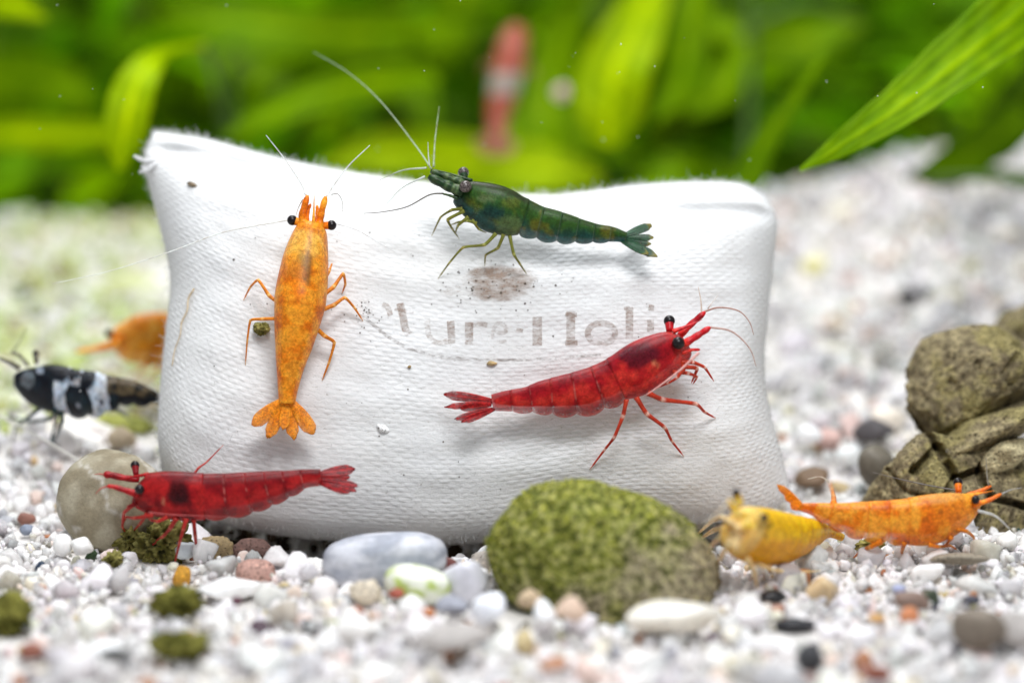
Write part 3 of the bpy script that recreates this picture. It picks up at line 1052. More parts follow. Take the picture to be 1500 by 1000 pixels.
# name, label, px, py, rx, ry, colour, material, extra
PEBS = [
    ('white_pebble', 'white pebble streaked with pale green, below the blue-grey pebble', 612, 855, 50, 28, (0.8, 0.8, 0.74), M_PALE, dict(colf=greenish, rot=-0.2, d=33.0, seed=21, sup=2.3)),
    ('lilac_pebble', 'pale lilac quartz pebble beside the mossy stone', 684, 850, 37, 34, (0.66, 0.66, 0.72), M_PALE, dict(rot=0.35, d=33.1, seed=22)),
    ('red_pebble', 'dark red-brown pebble behind the lilac one', 655, 832, 20, 18, (0.13, 0.035, 0.03), M_PEBBLE, dict(d=33.7, seed=23)),
    ('speckled_pebble', 'black and white speckled pebble under the cushion', 706, 823, 17, 18, (0.42, 0.38, 0.34), M_SPECK, dict(d=34.3, seed=24, rough=0.12, freq=4)),
    ('pink_pebble', 'pink granite pebble below the dark red shrimp', 374, 838, 29, 20, (0.50, 0.30, 0.25), M_SPECK, dict(d=34.0, seed=25, sup=2.4)),
    ('white_slab', 'flat white quartz slab in front of the pink pebble', 342, 862, 52, 20, (0.86, 0.86, 0.86), M_PALE, dict(d=33.3, rot=0.06, seed=26, sharp=14)),
    ('amber_pebble', 'amber orange pebble at the dark red shrimp feet', 267, 843, 16, 17, (0.52, 0.26, 0.03), M_SPECK, dict(d=33.9, seed=27)),
    ('clear_chip', 'glassy pale blue quartz chip under the dark red shrimp', 270, 806, 16, 14, (0.62, 0.68, 0.72), M_PALE, dict(d=34.6, seed=28, sharp=14)),
    ('ochre_stone', 'rough ochre stone under the cushion beside the dark red shrimp feet', 315, 805, 26, 24, (0.40, 0.30, 0.16), M_SPECK, dict(d=35.0, seed=29, rough=0.1)),
    ('brown_stone', 'dull purple-brown stone in the shadow under the cushion', 372, 806, 34, 20, (0.22, 0.13, 0.11), M_SPECK, dict(d=35.2, seed=30, rough=0.06)),
    ('black_chip', 'tiny glittering black chip beside the ochre stone', 334, 823, 13, 9, (0.015, 0.015, 0.018), M_SPECK, dict(d=34.4, seed=31, sharp=14)),
    ('grey_grain', 'small clear grey quartz grain left of the blue-grey pebble', 450, 838, 15, 13, (0.55, 0.53, 0.55), M_PALE, dict(d=33.6, seed=32)),
    ('cream_stone', 'crumbly cream stone below the blue-grey pebble', 536, 866, 26, 18, (0.66, 0.58, 0.46), M_SPECK, dict(d=32.8, seed=33, rough=0.12)),
    ('rust_chip', 'small rust red chip under the pale green pebble', 580, 868, 12, 8, (0.32, 0.08, 0.05), M_PEBBLE, dict(d=32.6, seed=34)),
    ('white_nugget', 'white nugget touching the rust red chip', 603, 888, 26, 18, (0.84, 0.84, 0.84), M_PALE, dict(d=32.3, seed=35)),
    ('slate_pebble', 'rounded slate blue-grey pebble below the lilac one', 662, 886, 28, 15, (0.30, 0.31, 0.36), M_PEBBLE, dict(d=32.3, seed=36)),
    ('orange_chip', 'small orange-brown chip beside the slate pebble', 627, 897, 13, 9, (0.48, 0.18, 0.07), M_PEBBLE, dict(d=32.0, seed=37)),
    ('quartz_chunk', 'cloudy white quartz chunk leaning on the mossy stone', 716, 893, 28, 24, (0.76, 0.78, 0.84), M_PALE, dict(d=32.0, seed=38)),
    ('tan_chip', 'tan and grey chip at the foot of the mossy stone', 776, 876, 20, 14, (0.55, 0.42, 0.28), M_SPECK, dict(d=32.1, rot=0.4, seed=39)),
    ('peach_pebble', 'peach coloured pebble at the foot of the mossy stone', 836, 893, 25, 20, (0.72, 0.54, 0.42), M_PEBBLE, dict(d=31.6, seed=40)),
    ('tall_quartz', 'upright white quartz piece between tan and peach pebbles', 797, 902, 20, 24, (0.82, 0.83, 0.86), M_PALE, dict(d=31.7, seed=41)),
    ('grey_slab', 'blurred flat grey slab in the foreground below the blue-grey pebble', 668, 932, 56, 22, (0.42, 0.39, 0.37), M_PEBBLE, dict(d=30.9, rot=0.06, seed=42)),
    ('cream_slab', 'large cream white slab with an orange stain right of the mossy stone', 985, 903, 76, 28, (0.84, 0.80, 0.72), M_PALE, dict(d=31.7, rot=0.1, seed=43)),
    ('coral_chip', 'blurred coral orange chip in the near foreground', 812, 972, 24, 10, (0.60, 0.30, 0.17), M_PEBBLE, dict(d=30.3, seed=44, rot=0.2)),
    ('black_pebble', 'shiny black pebble below the yellow shrimp', 1131, 872, 22, 9, (0.014, 0.014, 0.016), M_PALE, dict(d=33.0, seed=45)),
    ('black_shard', 'flat black shard on the gravel right of the cream slab', 1165, 913, 32, 11, (0.03, 0.03, 0.035), M_PEBBLE, dict(d=32.0, seed=46, rough=0.1)),
    ('charcoal_stone', 'blurred charcoal stone at the lower right foreground', 1188, 962, 23, 24, (0.035, 0.035, 0.04), M_PEBBLE, dict(d=30.6, seed=47, sharp=14)),
    ('brown_pebble', 'blurred brown pebble above a salmon chip', 1336, 880, 24, 14, (0.22, 0.15, 0.12), M_PEBBLE, dict(d=32.3, seed=48)),
    ('salmon_chip', 'salmon orange chip under the brown pebble', 1332, 901, 13, 14, (0.62, 0.25, 0.12), M_PEBBLE, dict(d=31.9, seed=49)),
    ('ochre_chip', 'small ochre chip left of the salmon one', 1285, 905, 13, 7, (0.62, 0.36, 0.14), M_PEBBLE, dict(d=32.0, seed=50)),
    ('taupe_stone', 'large blurred taupe stone at the right foreground', 1436, 918, 42, 34, (0.20, 0.165, 0.13), M_PEBBLE, dict(d=31.2, seed=51)),
    ('ash_stone', 'large blurred ash grey stone at the right picture edge', 1488, 920, 34, 30, (0.42, 0.39, 0.37), M_PEBBLE, dict(d=31.4, seed=52)),
    ('dark_chip', 'dark chip above the taupe stone', 1423, 878, 15, 8, (0.06, 0.06, 0.08), M_PEBBLE, dict(d=32.6, seed=53)),
    ('maroon_stone', 'blurred maroon stone at the bottom edge', 1283, 986, 26, 13, (0.22, 0.06, 0.035), M_PEBBLE, dict(d=30.1, seed=54)),
    ('flat_stone', 'flat grey-brown stone below the orange shrimp at the right', 1400, 818, 44, 10, (0.30, 0.26, 0.20), M_SPECK, dict(d=34.0, seed=55)),
    ('blue_chip', 'bluish chip on the gravel below the orange shrimp at the right', 1317, 862, 11, 6, (0.35, 0.38, 0.55), M_PEBBLE, dict(d=33.0, seed=56)),
    ('graphite_pebble', 'dark graphite pebble beside the cracked rock', 1281, 629, 31, 19, (0.10, 0.09, 0.095), M_PEBBLE, dict(d=38.4, seed=57)),
    ('umber_pebble', 'umber brown pebble at the cushion right corner', 1188, 702, 28, 17, (0.20, 0.13, 0.08), M_PEBBLE, dict(d=37.2, seed=58)),
    ('rosy_pebble', 'rosy pink pebble behind the umber one', 1216, 644, 22, 20, (0.62, 0.42, 0.38), M_PEBBLE, dict(d=38.4, seed=59)),
    ('milky_pebble', 'milky white pebble between umber pebble and cracked rock', 1246, 668, 24, 18, (0.74, 0.76, 0.76), M_PALE, dict(d=38.0, seed=60)),
    ('snow_pebble', 'bright white pebble beside the cushion right edge', 1184, 636, 18, 16, (0.88, 0.88, 0.9), M_PALE, dict(d=38.2, seed=61)),
    ('shade_stone', 'grey-brown stone tucked against the cracked rock', 1284, 680, 28, 34, (0.16, 0.14, 0.11), M_PEBBLE, dict(d=36.9, seed=62)),
    ('jet_pebble', 'blurred jet black pebble in the middle of the far gravel', 1331, 436, 17, 12, (0.02, 0.02, 0.024), M_PEBBLE, dict(seed=63)),
    ('coal_pebble', 'blurred black pebble above the cracked rock', 1411, 490, 24, 9, (0.025, 0.022, 0.024), M_PEBBLE, dict(seed=64)),
    ('onyx_pebble', 'blurred black pebble by the right edge above the cracked rock', 1474, 456, 14, 12, (0.02, 0.02, 0.024), M_PEBBLE, dict(seed=65)),
    ('lemon_pebble', 'blurred pale yellow pebble in the far gravel right of the cushion', 1190, 388, 20, 15, (0.75, 0.70, 0.32), M_PALE, dict(seed=66)),
    ('umbrella_chip', 'blurred grey-brown pebble in the far gravel near the cushion', 1217, 486, 12, 8, (0.22, 0.19, 0.17), M_PEBBLE, dict(seed=67)),
    ('russet_pebble', 'small russet pebble on the gravel at the left', 37, 760, 15, 11, (0.26, 0.12, 0.09), M_PEBBLE, dict(seed=68)),
    ('steel_chip', 'small steel blue chip below the russet pebble', 39, 776, 11, 8, (0.22, 0.25, 0.32), M_PEBBLE, dict(seed=69)),
    ('oval_pebble', 'oval white pebble left of the tan stone base', 92, 798, 14, 17, (0.86, 0.85, 0.83), M_PALE, dict(d=34.4, seed=70, sup=2.2)),
    ('clear_lump', 'clear quartz lump at the tan stone base', 120, 800, 18, 15, (0.8, 0.79, 0.77), M_PALE, dict(d=34.3, seed=71)),
    ('rust_stone', 'blurred rust brown stone in the left foreground', 46, 952, 24, 13, (0.24, 0.08, 0.05), M_PEBBLE, dict(d=31.0, seed=72)),
    ('soot_shard', 'blurred soot black shard at the left foreground', 168, 958, 28, 9, (0.06, 0.06, 0.06), M_PEBBLE, dict(d=30.8, seed=73, rot=-0.15)),
    ('plum_chip', 'small dark plum chip in front of the white slab', 347, 880, 8, 7, (0.10, 0.03, 0.05), M_PEBBLE, dict(d=32.5, seed=74)),
    ('beige_pebble', 'blurred beige pebble behind the tan stone', 178, 642, 24, 17, (0.50, 0.40, 0.28), M_PEBBLE, dict(d=37.6, seed=75)),
    ('mauve_pebble', 'blurred mauve grey pebble under the black and white shrimp', 128, 640, 28, 14, (0.46, 0.40, 0.38), M_PEBBLE, dict(d=38.0, seed=76)),
]
for nm, lb, px, py, rx, ry, c, m, kw in PEBS:
    if nm == 'umbrella_chip':
        nm = 'drab_pebble'
    kw.setdefault('lod', 4)
    stone(nm, lb, P, px, py, rx, ry, c, m, **kw)


# algae crusts
def moss_col(q, p):
    n2_ = noise.fractal(p * 8.0, 1.0, 2.0, 3)
    c = mix3((0.11, 0.10, 0.02), (0.34, 0.31, 0.10), smooth(-0.35, 0.35, n2_))
    return mix3(c, (0.03, 0.03, 0.015), smooth(0.75, 0.6, q.length) * 0.7)


def moss_olive(q, p):  # plain olive colour of the foreground algae clumps
    n2_ = noise.fractal(p * 6.0, 1.0, 2.0, 3)
    return mix3((0.07, 0.07, 0.01), (0.24, 0.23, 0.05), smooth(-0.35, 0.35, n2_))


for nm, lb, px, py, rx, ry, d, cf, sd in [
    ('algae_clump', 'crumbly olive algae clump between the dark red shrimp legs', 236, 798, 40, 36, 34.75, moss_col, 1),
    ('algae_clump', 'dark algae clump under the dark red shrimp head', 190, 788, 24, 22, 34.95, moss_col, 2),
    ('algae_clump', 'small algae crumb left of the dark red shrimp feet', 166, 818, 15, 13, 34.3, moss_col, 3),
    ('algae_clump', 'bright olive algae clump below the amber pebble', 260, 880, 36, 22, 32.4, moss_olive, 4),
    ('algae_clump', 'blurred olive algae clump at the left picture edge', 8, 897, 30, 36, 32.0, moss_olive, 5),
    ('algae_clump', 'blurred olive algae clump in the left foreground beside a black shard', 262, 945, 46, 22, 31.0, moss_olive, 6),
    ('algae_clump', 'algae tuft held under the golden shrimp on the cushion', 383, 481, 12, 9, None, moss_col, 7),
    ('algae_clump', 'blurred yellow-green algae patch left of the cushion', 190, 425, 75, 24, 45.5, lambda q, p: (0.62, 0.66, 0.30), 8),
    ('algae_clump', 'blurred green algae patch under the black and white shrimp', 165, 625, 80, 18, 38.6, lambda q, p: (0.42, 0.44, 0.12), 9),
    ('algae_clump', 'blurred algae patch at the left edge below the black and white shrimp', 10, 605, 40, 22, 39.4, lambda q, p: (0.45, 0.46, 0.2), 10),
    ('algae_clump', 'small olive algae crumb beneath the orange shrimp at the right', 1275, 798, 22, 10, 34.9, moss_col, 11),
]:
    if d is None:
        d = cdepth(px, py) - 0.06
    stone(nm, lb, 'algae', px, py, rx, ry, (1, 1, 1), M_MOSS, d=d, seed=200 + sd, n=9, sharp=5, rough=0.36 if sd < 8 else 0.15, freq=3.6, lod=5, colf=cf)


# cracked rock on the right: blocks of one boulder, split along clefts
def rock_col(q, p):
    n_ = noise.fractal(p * 1.7, 1.0, 2.0, 4)
    n2_ = noise.fractal(p * 10.0, 1.0, 2.0, 3)
    c = mix3((0.15, 0.12, 0.07), (0.30, 0.25, 0.14), smooth(-0.35, 0.35, n2_))
    c = mix3(c, (0.24, 0.21, 0.05), 0.4 * smooth(0.0, 0.4, n_ + 0.3 * n2_))
    return c


def rock_pale(q, p):
    n_ = noise.fractal(p * 4, 1.0, 2.0, 4)
    return mix3((0.28, 0.23, 0.13), (0.46, 0.40, 0.24), smooth(-0.3, 0.3, n_))


rk = empty('cracked_rock', at(1420, 790, 36.5), 'olive brown cracked rock at the right edge behind the orange shrimp', 'rock')
CR = [([(1338, 690), (1372, 655), (1400, 700), (1436, 690), (1470, 655)], 7, 0.30), ([(1372, 655), (1360, 640), (1335, 632)], 6, 0.25), ([(1400, 700), (1385, 735), (1392, 790)], 6, 0.25),
      ([(1436, 690), (1452, 730), (1500, 742)], 7, 0.3), ([(1300, 690), (1330, 720), (1370, 728)], 4, 0.12), ([(1452, 730), (1430, 770)], 5, 0.2), ([(1470, 655), (1510, 640)], 6, 0.25), ([(1385, 735), (1350, 760)], 4, 0.12)]
CT = [([(1395, 560), (1402, 572)], 6, 0.12), ([(1432, 532), (1436, 540)], 6, 0.12), ([(1330, 600), (1350, 622), (1360, 640)], 6, 0.2), ([(1490, 520), (1470, 545), (1478, 562)], 4, 0.12)]
for px, py, rx, ry, rd, d, rot, sd, nn, cf, cv, sh in [
    (1428, 556, 130, 80, 95, 36.7, 0.44, 1, 13, rock_col, CT, 15),
    (1388, 746, 172, 124, 78, 36.05, 0.38, 2, 14, rock_col, CR, 17),
    (1455, 628, 96, 28, 80, 36.15, 0.47, 4, 11, rock_col, [], 15),
    (1470, 672, 46, 22, 50, 35.85, 0.5, 5, 12, rock_pale, [], 12),
    (1512, 474, 62, 36, 70, 38.2, 0.35, 8, 13, rock_col, [], 14),
]:
    stone('rock_block', None, None, px, py, rx, ry, (1, 1, 1), M_ROCK, rd=rd, d=d, rot=rot, seed=300 + sd, n=nn, sharp=sh, rough=0.055, freq=5.0, lod={1: 6, 2: 7}.get(sd, 5), colf=cf, parent=rk, carve=cv)


build_gravel()


# ------------------------------------------------------------------ shrimps
def jitter3(c, n_):
    return tuple(max(0.002, t * n_) for t in c)


def shrimp(label, stations, conv, depth, colour, pal, carapace=5, nseg=6, top=False, roll=22, wf=0.62, rostrum=None, snouts=(),
           eyes=(), legs=(), whiskers=(), fins=(), group=None, support=None, lobes=0.30, name='shrimp', eye_col=None, step=0.022, fin_mat=None, clear=0.3, core=None):
    """stations: head-to-tail pairs (dorsal x, y, ventral x, y) in crop pixels, conv maps them to photo pixels;
    top=True: pairs are the two flanks of an animal seen from above. depth: function of station fraction."""
    ox, oy, sc = conv

    def X(p):
        return (ox + p[0] / sc, oy + p[1] / sc)
    S = []
    for st in stations:
        a = X(st[:2])
        b_ = X(st[2:4])
        S.append((a[0], a[1], b_[0], b_[1]))
    nS = len(S) - 1
    mid = S[len(S) // 2]
    root = empty(name, at((mid[0] + mid[2]) / 2, max(mid[1], mid[3]), depth(0.5)), label, 'shrimp', group)
    mb = MB()

    def frame(s):
        a = cr(S, s)
        d = depth(s / nS)
        Pa, Pb = at(a[0], a[1], d), at(a[2], a[3], d)
        s1, s0 = min(nS, s + 0.15), max(0, s - 0.15)
        q1, q0 = cr(S, s1), cr(S, s0)
        T = at((q1[0] + q1[2]) / 2, (q1[1] + q1[3]) / 2, depth(s1 / nS)) - at((q0[0] + q0[2]) / 2, (q0[1] + q0[3]) / 2, depth(s0 / nS))
        T.normalize()
        C = (Pa + Pb) / 2
        h = (Pa - Pb).length / 2
        n_ = Pa - Pb
        n_ = (n_ - T * n_.dot(T)).normalized()
        vw = (CAMP - C).normalized()
        vw = (vw - T * vw.dot(T) - n_ * (vw - T * vw.dot(T)).dot(n_)).normalized()
        if top:
            D, L = vw, n_
            return C, D, L, h * 0.95, h, T
        r = math.radians(roll)
        D = n_ * math.cos(r) + vw * math.sin(r)
        L = vw * math.cos(r) - n_ * math.sin(r)
        return C, D, L, h, h * wf, T

    M = 40
    rings = []

    def ring(s, scale, lobe, t, seg):
        C, D, L, h, w, T = frame(s)
        row = []
        for k in range(M):
            a = 2 * math.pi * k / M
            ca, sa = math.cos(a), math.sin(a)
            x = math.copysign(abs(sa) ** 0.9, sa) * (1 - 0.10 * ca)
            y = ca
            ext = 1.0
            if ca < 0 and seg >= 0:
                ext = 1 + lobe * smooth(0.15, 0.8, -ca)
            p = C + D * (h * y * scale * ext) + L * (w * x * scale)
            px_ = (p - CAMP)
            dd = px_.dot(FWD)
            pix = (750 + px_.dot(RGT) / dd / KPX, 500 - px_.dot(UPV) / dd / KPX)
            crop = ((pix[0] - ox) * sc, (pix[1] - oy) * sc)
            c = colour(s / nS, t, seg, a, p, crop)
            al = 1 - clear * (0.7 if seg < 0 else 0.85)
            if seg >= 0 and ca < -0.45:
                al -= clear * 0.8 * smooth(0.45, 0.8, -ca)
            if seg >= 0 and t > 0.9 and ca < 0.4 and not top:
                al -= clear * 0.5
            row.append(mb.vert(p, (c[0], c[1], c[2], max(0.15, al))))
        rings.append(row)

    # carapace
    NC = 46
    for i in range(NC):
        t = i / (NC - 1)
        s = carapace * t
        f = smooth(0, 0.10, t) ** 0.5 * 0.55 + 0.45
        if t > 0.93:
            f *= 1 + (0.0 if top else 0.012) * (t - 0.93) / 0.07
        ring(s, max(0.25, f), 0, t, -1)
    # abdomen: overlapping rings with pleura lobes
    bounds = [carapace + (nS - carapace) * (k / nseg) ** 0.96 for k in range(nseg + 1)]
    for k in range(nseg):
        for j in range(1 if step < 0.01 else 0, 13):
            t = j / 12
            s = lerp(bounds[k], bounds[k + 1], t)
            sc_ = 1.0 - step * (1 - t ** 0.7) * 0.8 - (0.004 if t > 0.97 and not top else 0)
            lb = lobes * (math.sin(math.pi * (0.03 + 0.92 * t)) ** 0.6 - 0.6) if k < nseg - 1 else 0
            ring(s, sc_, lb, t, k)
    for i in range(len(rings) - 1):
        for k in range(M):
            mb.face((rings[i][k], rings[i][(k + 1) % M], rings[i + 1][(k + 1) % M], rings[i + 1][k]))
    mb.face(rings[0][::-1])
    mb.face(rings[-1])
    # flesh inside the clear shell
    if clear > 0:
        crow = []
        for i in range(60):
            t = i / 59
            s = lerp(0.35, nS - 0.1, t)
            C, D, L, h, w, T = frame(s)
            k0 = 0.66 * math.sqrt(max(0.02, 1 - (2 * t - 1) ** 6))
            row = []
            for k in range(16):
                a = 2 * math.pi * k / 16
                wob_ = 1 + 0.12 * noise.noise(C * 6 + Vector((k * 0.7, 0, 0)))
                p = C + D * (h * (0.12 + k0 * math.cos(a) * wob_)) + L * (w * k0 * math.sin(a) * wob_)
                cc = colour(s / nS, 0.5, -4, a, p, (-999, -999))
                f_ = (0.95 if core else 0.62) + 0.4 * noise.noise(p * 5)
                if core:
                    cc = mix3(cc, core, 0.6)
                row.append(mb.vert(p, (cc[0] * f_, cc[1] * f_, cc[2] * f_)))
            crow.append(row)
        for i in range(59):
            for k in range(16):
                mb.face((crow[i][k], crow[i][(k + 1) % 16], crow[i + 1][(k + 1) % 16], crow[i + 1][k]))
        mb.face(crow[0][::-1])
        mb.face(crow[-1])

    # rostrum: a tapering saw-edged blade from the brow
    if rostrum:
        pts = [X(p) for p in rostrum[0]]
        d0 = depth(0)
        P3 = [at(p[0], p[1], d0 - rostrum[2] if len(rostrum) > 2 else d0) for p in pts]
        P3 = [Vector(p) for p in catmull([tuple(p) for p in P3], 14)]
        r0 = cm(rostrum[1] / sc)
        mb.tube(P3, [r0 * (1 - 0.93 * (i / 13) ** 0.8) * (1 + 0.12 * (i % 2)) for i in range(14)],
                [colour(0.0, 0.0, -2, 0.0, p, (0, 0)) for p in P3], 8, flat=0.55)

    # tail fan blades, part of the body
    fm = 1
    for f in fins:
        (x0, y0), (x1, y1), wd = f[0], f[1], f[2]
        dz = f[3] if len(f) > 3 else 0.0
        a, b_ = X((x0, y0)), X((x1, y1))
        d1 = depth(1.0)
        nL = 12
        A, B = at(a[0], a[1], d1), at(b_[0], b_[1], d1 + dz)
        ax = (B - A)
        ln = ax.length
        ax.normalize()
        vw = (CAMP - A).normalized()
        side = ax.cross(vw).normalized()
        up2 = side.cross(ax).normalized()
        tilt = f[4] if len(f) > 4 else 0.3
        side = (side * math.cos(tilt) + up2 * math.sin(tilt)).normalized()
        nrm = side.cross(ax).normalized()
        hw = cm(wd / sc) / 2
        rows = []
        for i in range(nL + 1):
            t = i / nL
            prof = (0.30 + 0.74 * math.sin(math.pi * min(1, t * 0.68 + 0.02)) ** 0.9) * (1 if t < 0.88 else 0.55 + 0.45 * math.sqrt(max(0, 1 - ((t - 0.88) / 0.125) ** 2)))
            row = []
            for k in range(13):
                g = k / 12 * 2 - 1
                thick = 0.13 * hw * (1 - g * g) * (1 - 0.7 * t) + 0.003
                rib = 0.10 * hw * math.exp(-(g / 0.18) ** 2) * (1 - t)
                jag = 1 + (0.07 * noise.noise(Vector((k * 1.9, x1 * 0.37, y1))) * (t - 0.8) * 5 if t > 0.8 else 0) - 0.10 * (g * g) * t
                p = A + ax * (ln * t * jag) + side * (hw * prof * g)
                c = colour(1.0, t, 99, g, p, (0, 0))
                c = (c[0], c[1], c[2], 1 - min(0.75, (0.25 + 0.55 * t) * (0.55 + 0.45 * abs(g)) * (clear * 2.2)))
                row.append((mb.vert(p + nrm * (thick + rib), c), mb.vert(p - nrm * thick, c)))
            rows.append(row)
        for i in range(nL):
            for k in range(12):
                mb.face((rows[i][k][0], rows[i][k + 1][0], rows[i + 1][k + 1][0], rows[i + 1][k][0]), fm)
                mb.face((rows[i][k][1], rows[i + 1][k][1], rows[i + 1][k + 1][1], rows[i][k + 1][1]), fm)
            for k, o_ in ((0, 1), (12, -1)):
                q = (rows[i][k][0], rows[i + 1][k][0], rows[i + 1][k][1], rows[i][k][1])
                mb.face(q if o_ > 0 else q[::-1], fm)
        mb.face([r[0] for r in rows[-1]] + [r[1] for r in rows[-1]][::-1], fm)
    mb.build('body', [M_SHELL, fin_mat or M_FIN], root)

    # antennular stalks and scales before the eyes
    for pts, w0, w1, dz in snouts:
        m2 = MB()
        P2 = [X(p) for p in pts]
        P3 = [at(p[0], p[1], depth(0) + dz) for p in P2]
        n_ = 16
        P3 = [Vector(p) for p in catmull([tuple(p) for p in P3], n_)]
        rad, cols = [], []
        for i, p in enumerate(P3):
            t = i / (n_ - 1)
            seg = (t * 3) % 1
            r_ = lerp(w0, w1, t) / 2 * (0.9 + 0.16 * math.sin(math.pi * seg)) * (1 if t < 0.9 else lerp(1, 0.55, (t - 0.9) / 0.1))
            rad.append(cm(r_ / sc))
            cc = colour(0.02, seg, -3, t, p, (0, 0))
            cols.append(cc)
        m2.tube(P3, rad, cols, 10, flat=0.75)
        m2.build('antennule', M_SHELL, root)
    for ex, ey, er, sx, sy, dz in eyes:
        holder = root
        c, s_ = X((ex, ey)), X((sx, sy))
        E = at(c[0], c[1], depth(0) + dz)
        B = at(s_[0], s_[1], depth(0) + dz * 0.4)
        r_ = cm(er / sc)
        if (E - B).length > r_ * 0.5:
            pts = [B.lerp(E, i / 5) for i in range(6)]
            m2 = MB()
            m2.tube(pts, [r_ * (0.62 + 0.05 * i) for i in range(6)], [colour(0.02, 0.4, -3, 0.5, p, (0, 0)) for p in pts], 12, 0)
            holder = m2.build('eye_stalk', M_SHELL, root)
        m2 = MB()
        m2.ball(E, r_, (0.02, 0.02, 0.02), 0, 20, 14)
        eo = m2.build('eye', eye_col or M_EYE)
        eo.parent = holder
        eo.matrix_parent_inverse = root.matrix_world.inverted() if holder is root else Matrix.Identity(4)
        eo['label'] = 'round dark eye on its stalk'
    for L_ in legs:
        pts, r0, dz0, dz1 = L_[:4]
        m2 = MB()
        P2 = [X(p) for p in pts]
        n_ = 7 * (len(P2) - 1) + 1
        rad, P3, cols = [], [], []
        # foot depth from what it stands on
        fx, fy = P2[-1]
        df = (support(fx, fy) - 0.015 + dz1) if support else depth(0.4) + dz1
        # root sits inside the body at the nearest station
        best = min(range(len(S)), key=lambda q: (S[q][2] - P2[0][0]) ** 2 + (S[q][3] - P2[0][1]) ** 2) if not top else \
            min(range(len(S)), key=lambda q: abs((S[q][1] + S[q][3]) / 2 - P2[0][1]))
        dr = depth(best / nS) + dz0
        nj = len(P2) - 1
        for i in range(n_):
            t = i / (n_ - 1)
            s = t * nj
            k = min(int(s), nj - 1)
            lt = s - k
            # nearly straight segments, rounded knees
            q = cr([(p[0], p[1]) for p in P2], s)
            ql = (lerp(P2[k][0], P2[k + 1][0], lt), lerp(P2[k][1], P2[k + 1][1], lt))
            q = (lerp(q[0], ql[0], 0.6), lerp(q[1], ql[1], 0.6))
            d = lerp(dr, df, t ** 1.3) - 0.06 * math.sin(math.pi * min(1, t * 1.1)) * (1 if dz0 <= 0 else 0)
            P3.append(at(q[0], q[1], d))
            rr = r0 * (1 - 0.68 * t) * (1.0 - 0.16 * math.sin(math.pi * lt))
            if t > 0.93:
                rr *= 0.5
            rad.append(cm(rr / sc))
            cc = pal['leg']
            if (lt < 0.13 and k > 0) or lt > 0.93:
                cc = pal.get('joint', cc)
            cols.append(jitter3(cc, 1 + 0.22 * noise.noise(P3[-1] * 14)))
        m2.tube(P3, rad, cols, 8)
        m2.build('leg', M_LEG, root)
    for Wk in whiskers:
        pts, r0, dz0, dz1 = Wk[:4]
        colr = Wk[4] if len(Wk) > 4 else pal['whisker']
        m2 = MB()
        P2 = [X(p) for p in pts]
        n_ = 28
        q = catmull(P2, n_)
        P3 = [at(a[0], a[1], depth(0) + lerp(dz0, dz1, i / (n_ - 1))) for i, a in enumerate(q)]
        m2.tube(P3, [cm(r0 / sc) * (1 - 0.7 * i / (n_ - 1)) for i in range(n_)], [colr] * n_, 6)
        m2.build('antenna', M_WHISK, root)
    return root


def mott(p, f, seed=0):
    return noise.fractal(p * f + Vector((seed, seed * 2, 0)), 1.0, 2.0, 3)


# --- colour patterns of the animals
def red_colour(base, dark, light, blotches, seed):
    def f(s, t, seg, a, p, crop):
        n_ = mott(p, 4.5, seed)
        n2_ = mott(p, 14, seed + 3)
        if seg == 99:
            return mix3(mix3(base, light, 0.35), dark, 0.75 * smooth(0.1, 0.5, abs(math.sin(a * 3.3)) * 0.6 + n2_ * 0.5))
        c = mix3(base, light, smooth(0.0, 0.5, n_ + 0.4 * n2_) * 0.8)
        c = mix3(c, dark, smooth(0.05, 0.5, -n_) * 0.55)
        if seg >= 0:
            ca = math.cos(a)
            if t > 0.93 and ca > -0.3 and n2_ > -0.15:
                c = mix3(c, (0.85, 0.35, 0.30), 0.5)              # pale broken hind edge of each ring
            # brighter flesh patch on each flank, darker back and pale granular side plates
            q = ((t - 0.5) / 0.42) ** 2 + ((ca + 0.05) / 0.38) ** 2 + 1.1 * n_
            if q < 1:
                c = mix3(c, light, 0.7 * smooth(1, 0.2, q))
            if ca > 0.35:
                c = mix3(c, dark, 0.65 * smooth(0.35, 0.8, ca))
            if -0.75 < ca < -0.35:
                c = mix3(c, dark, 0.35)
            if ca < -0.6:
                c = mix3(c, (light[0], light[1] * 1.6, light[2]), 0.7 * smooth(0.6, 0.85, -ca) * smooth(-0.4, 0.3, n2_ + 0.2))
        elif seg == -1:
            ca = math.cos(a)
            st_ = math.sin((s * 40 + ca * 9) + 3 * n_)
            if ca < 0.1 and st_ > 0.75:
                c = mix3(c, light, 0.55)
            if ca > 0.5:
                c = mix3(c, dark, 0.45 * smooth(0.5, 0.9, ca))
        for (bx, by, brx, bry, bc, st) in blotches:
            q = ((crop[0] - bx) / brx) ** 2 + ((crop[1] - by) / bry) ** 2
            q += 0.5 * n_
            if q < 1 and seg == -1:
                c = mix3(c, bc, st * smooth(1, 0.3, q))
        return c
    return f


RED_PAL = dict(leg=(0.50, 0.045, 0.02), joint=(0.80, 0.50, 0.42), whisker=(0.55, 0.25, 0.18))

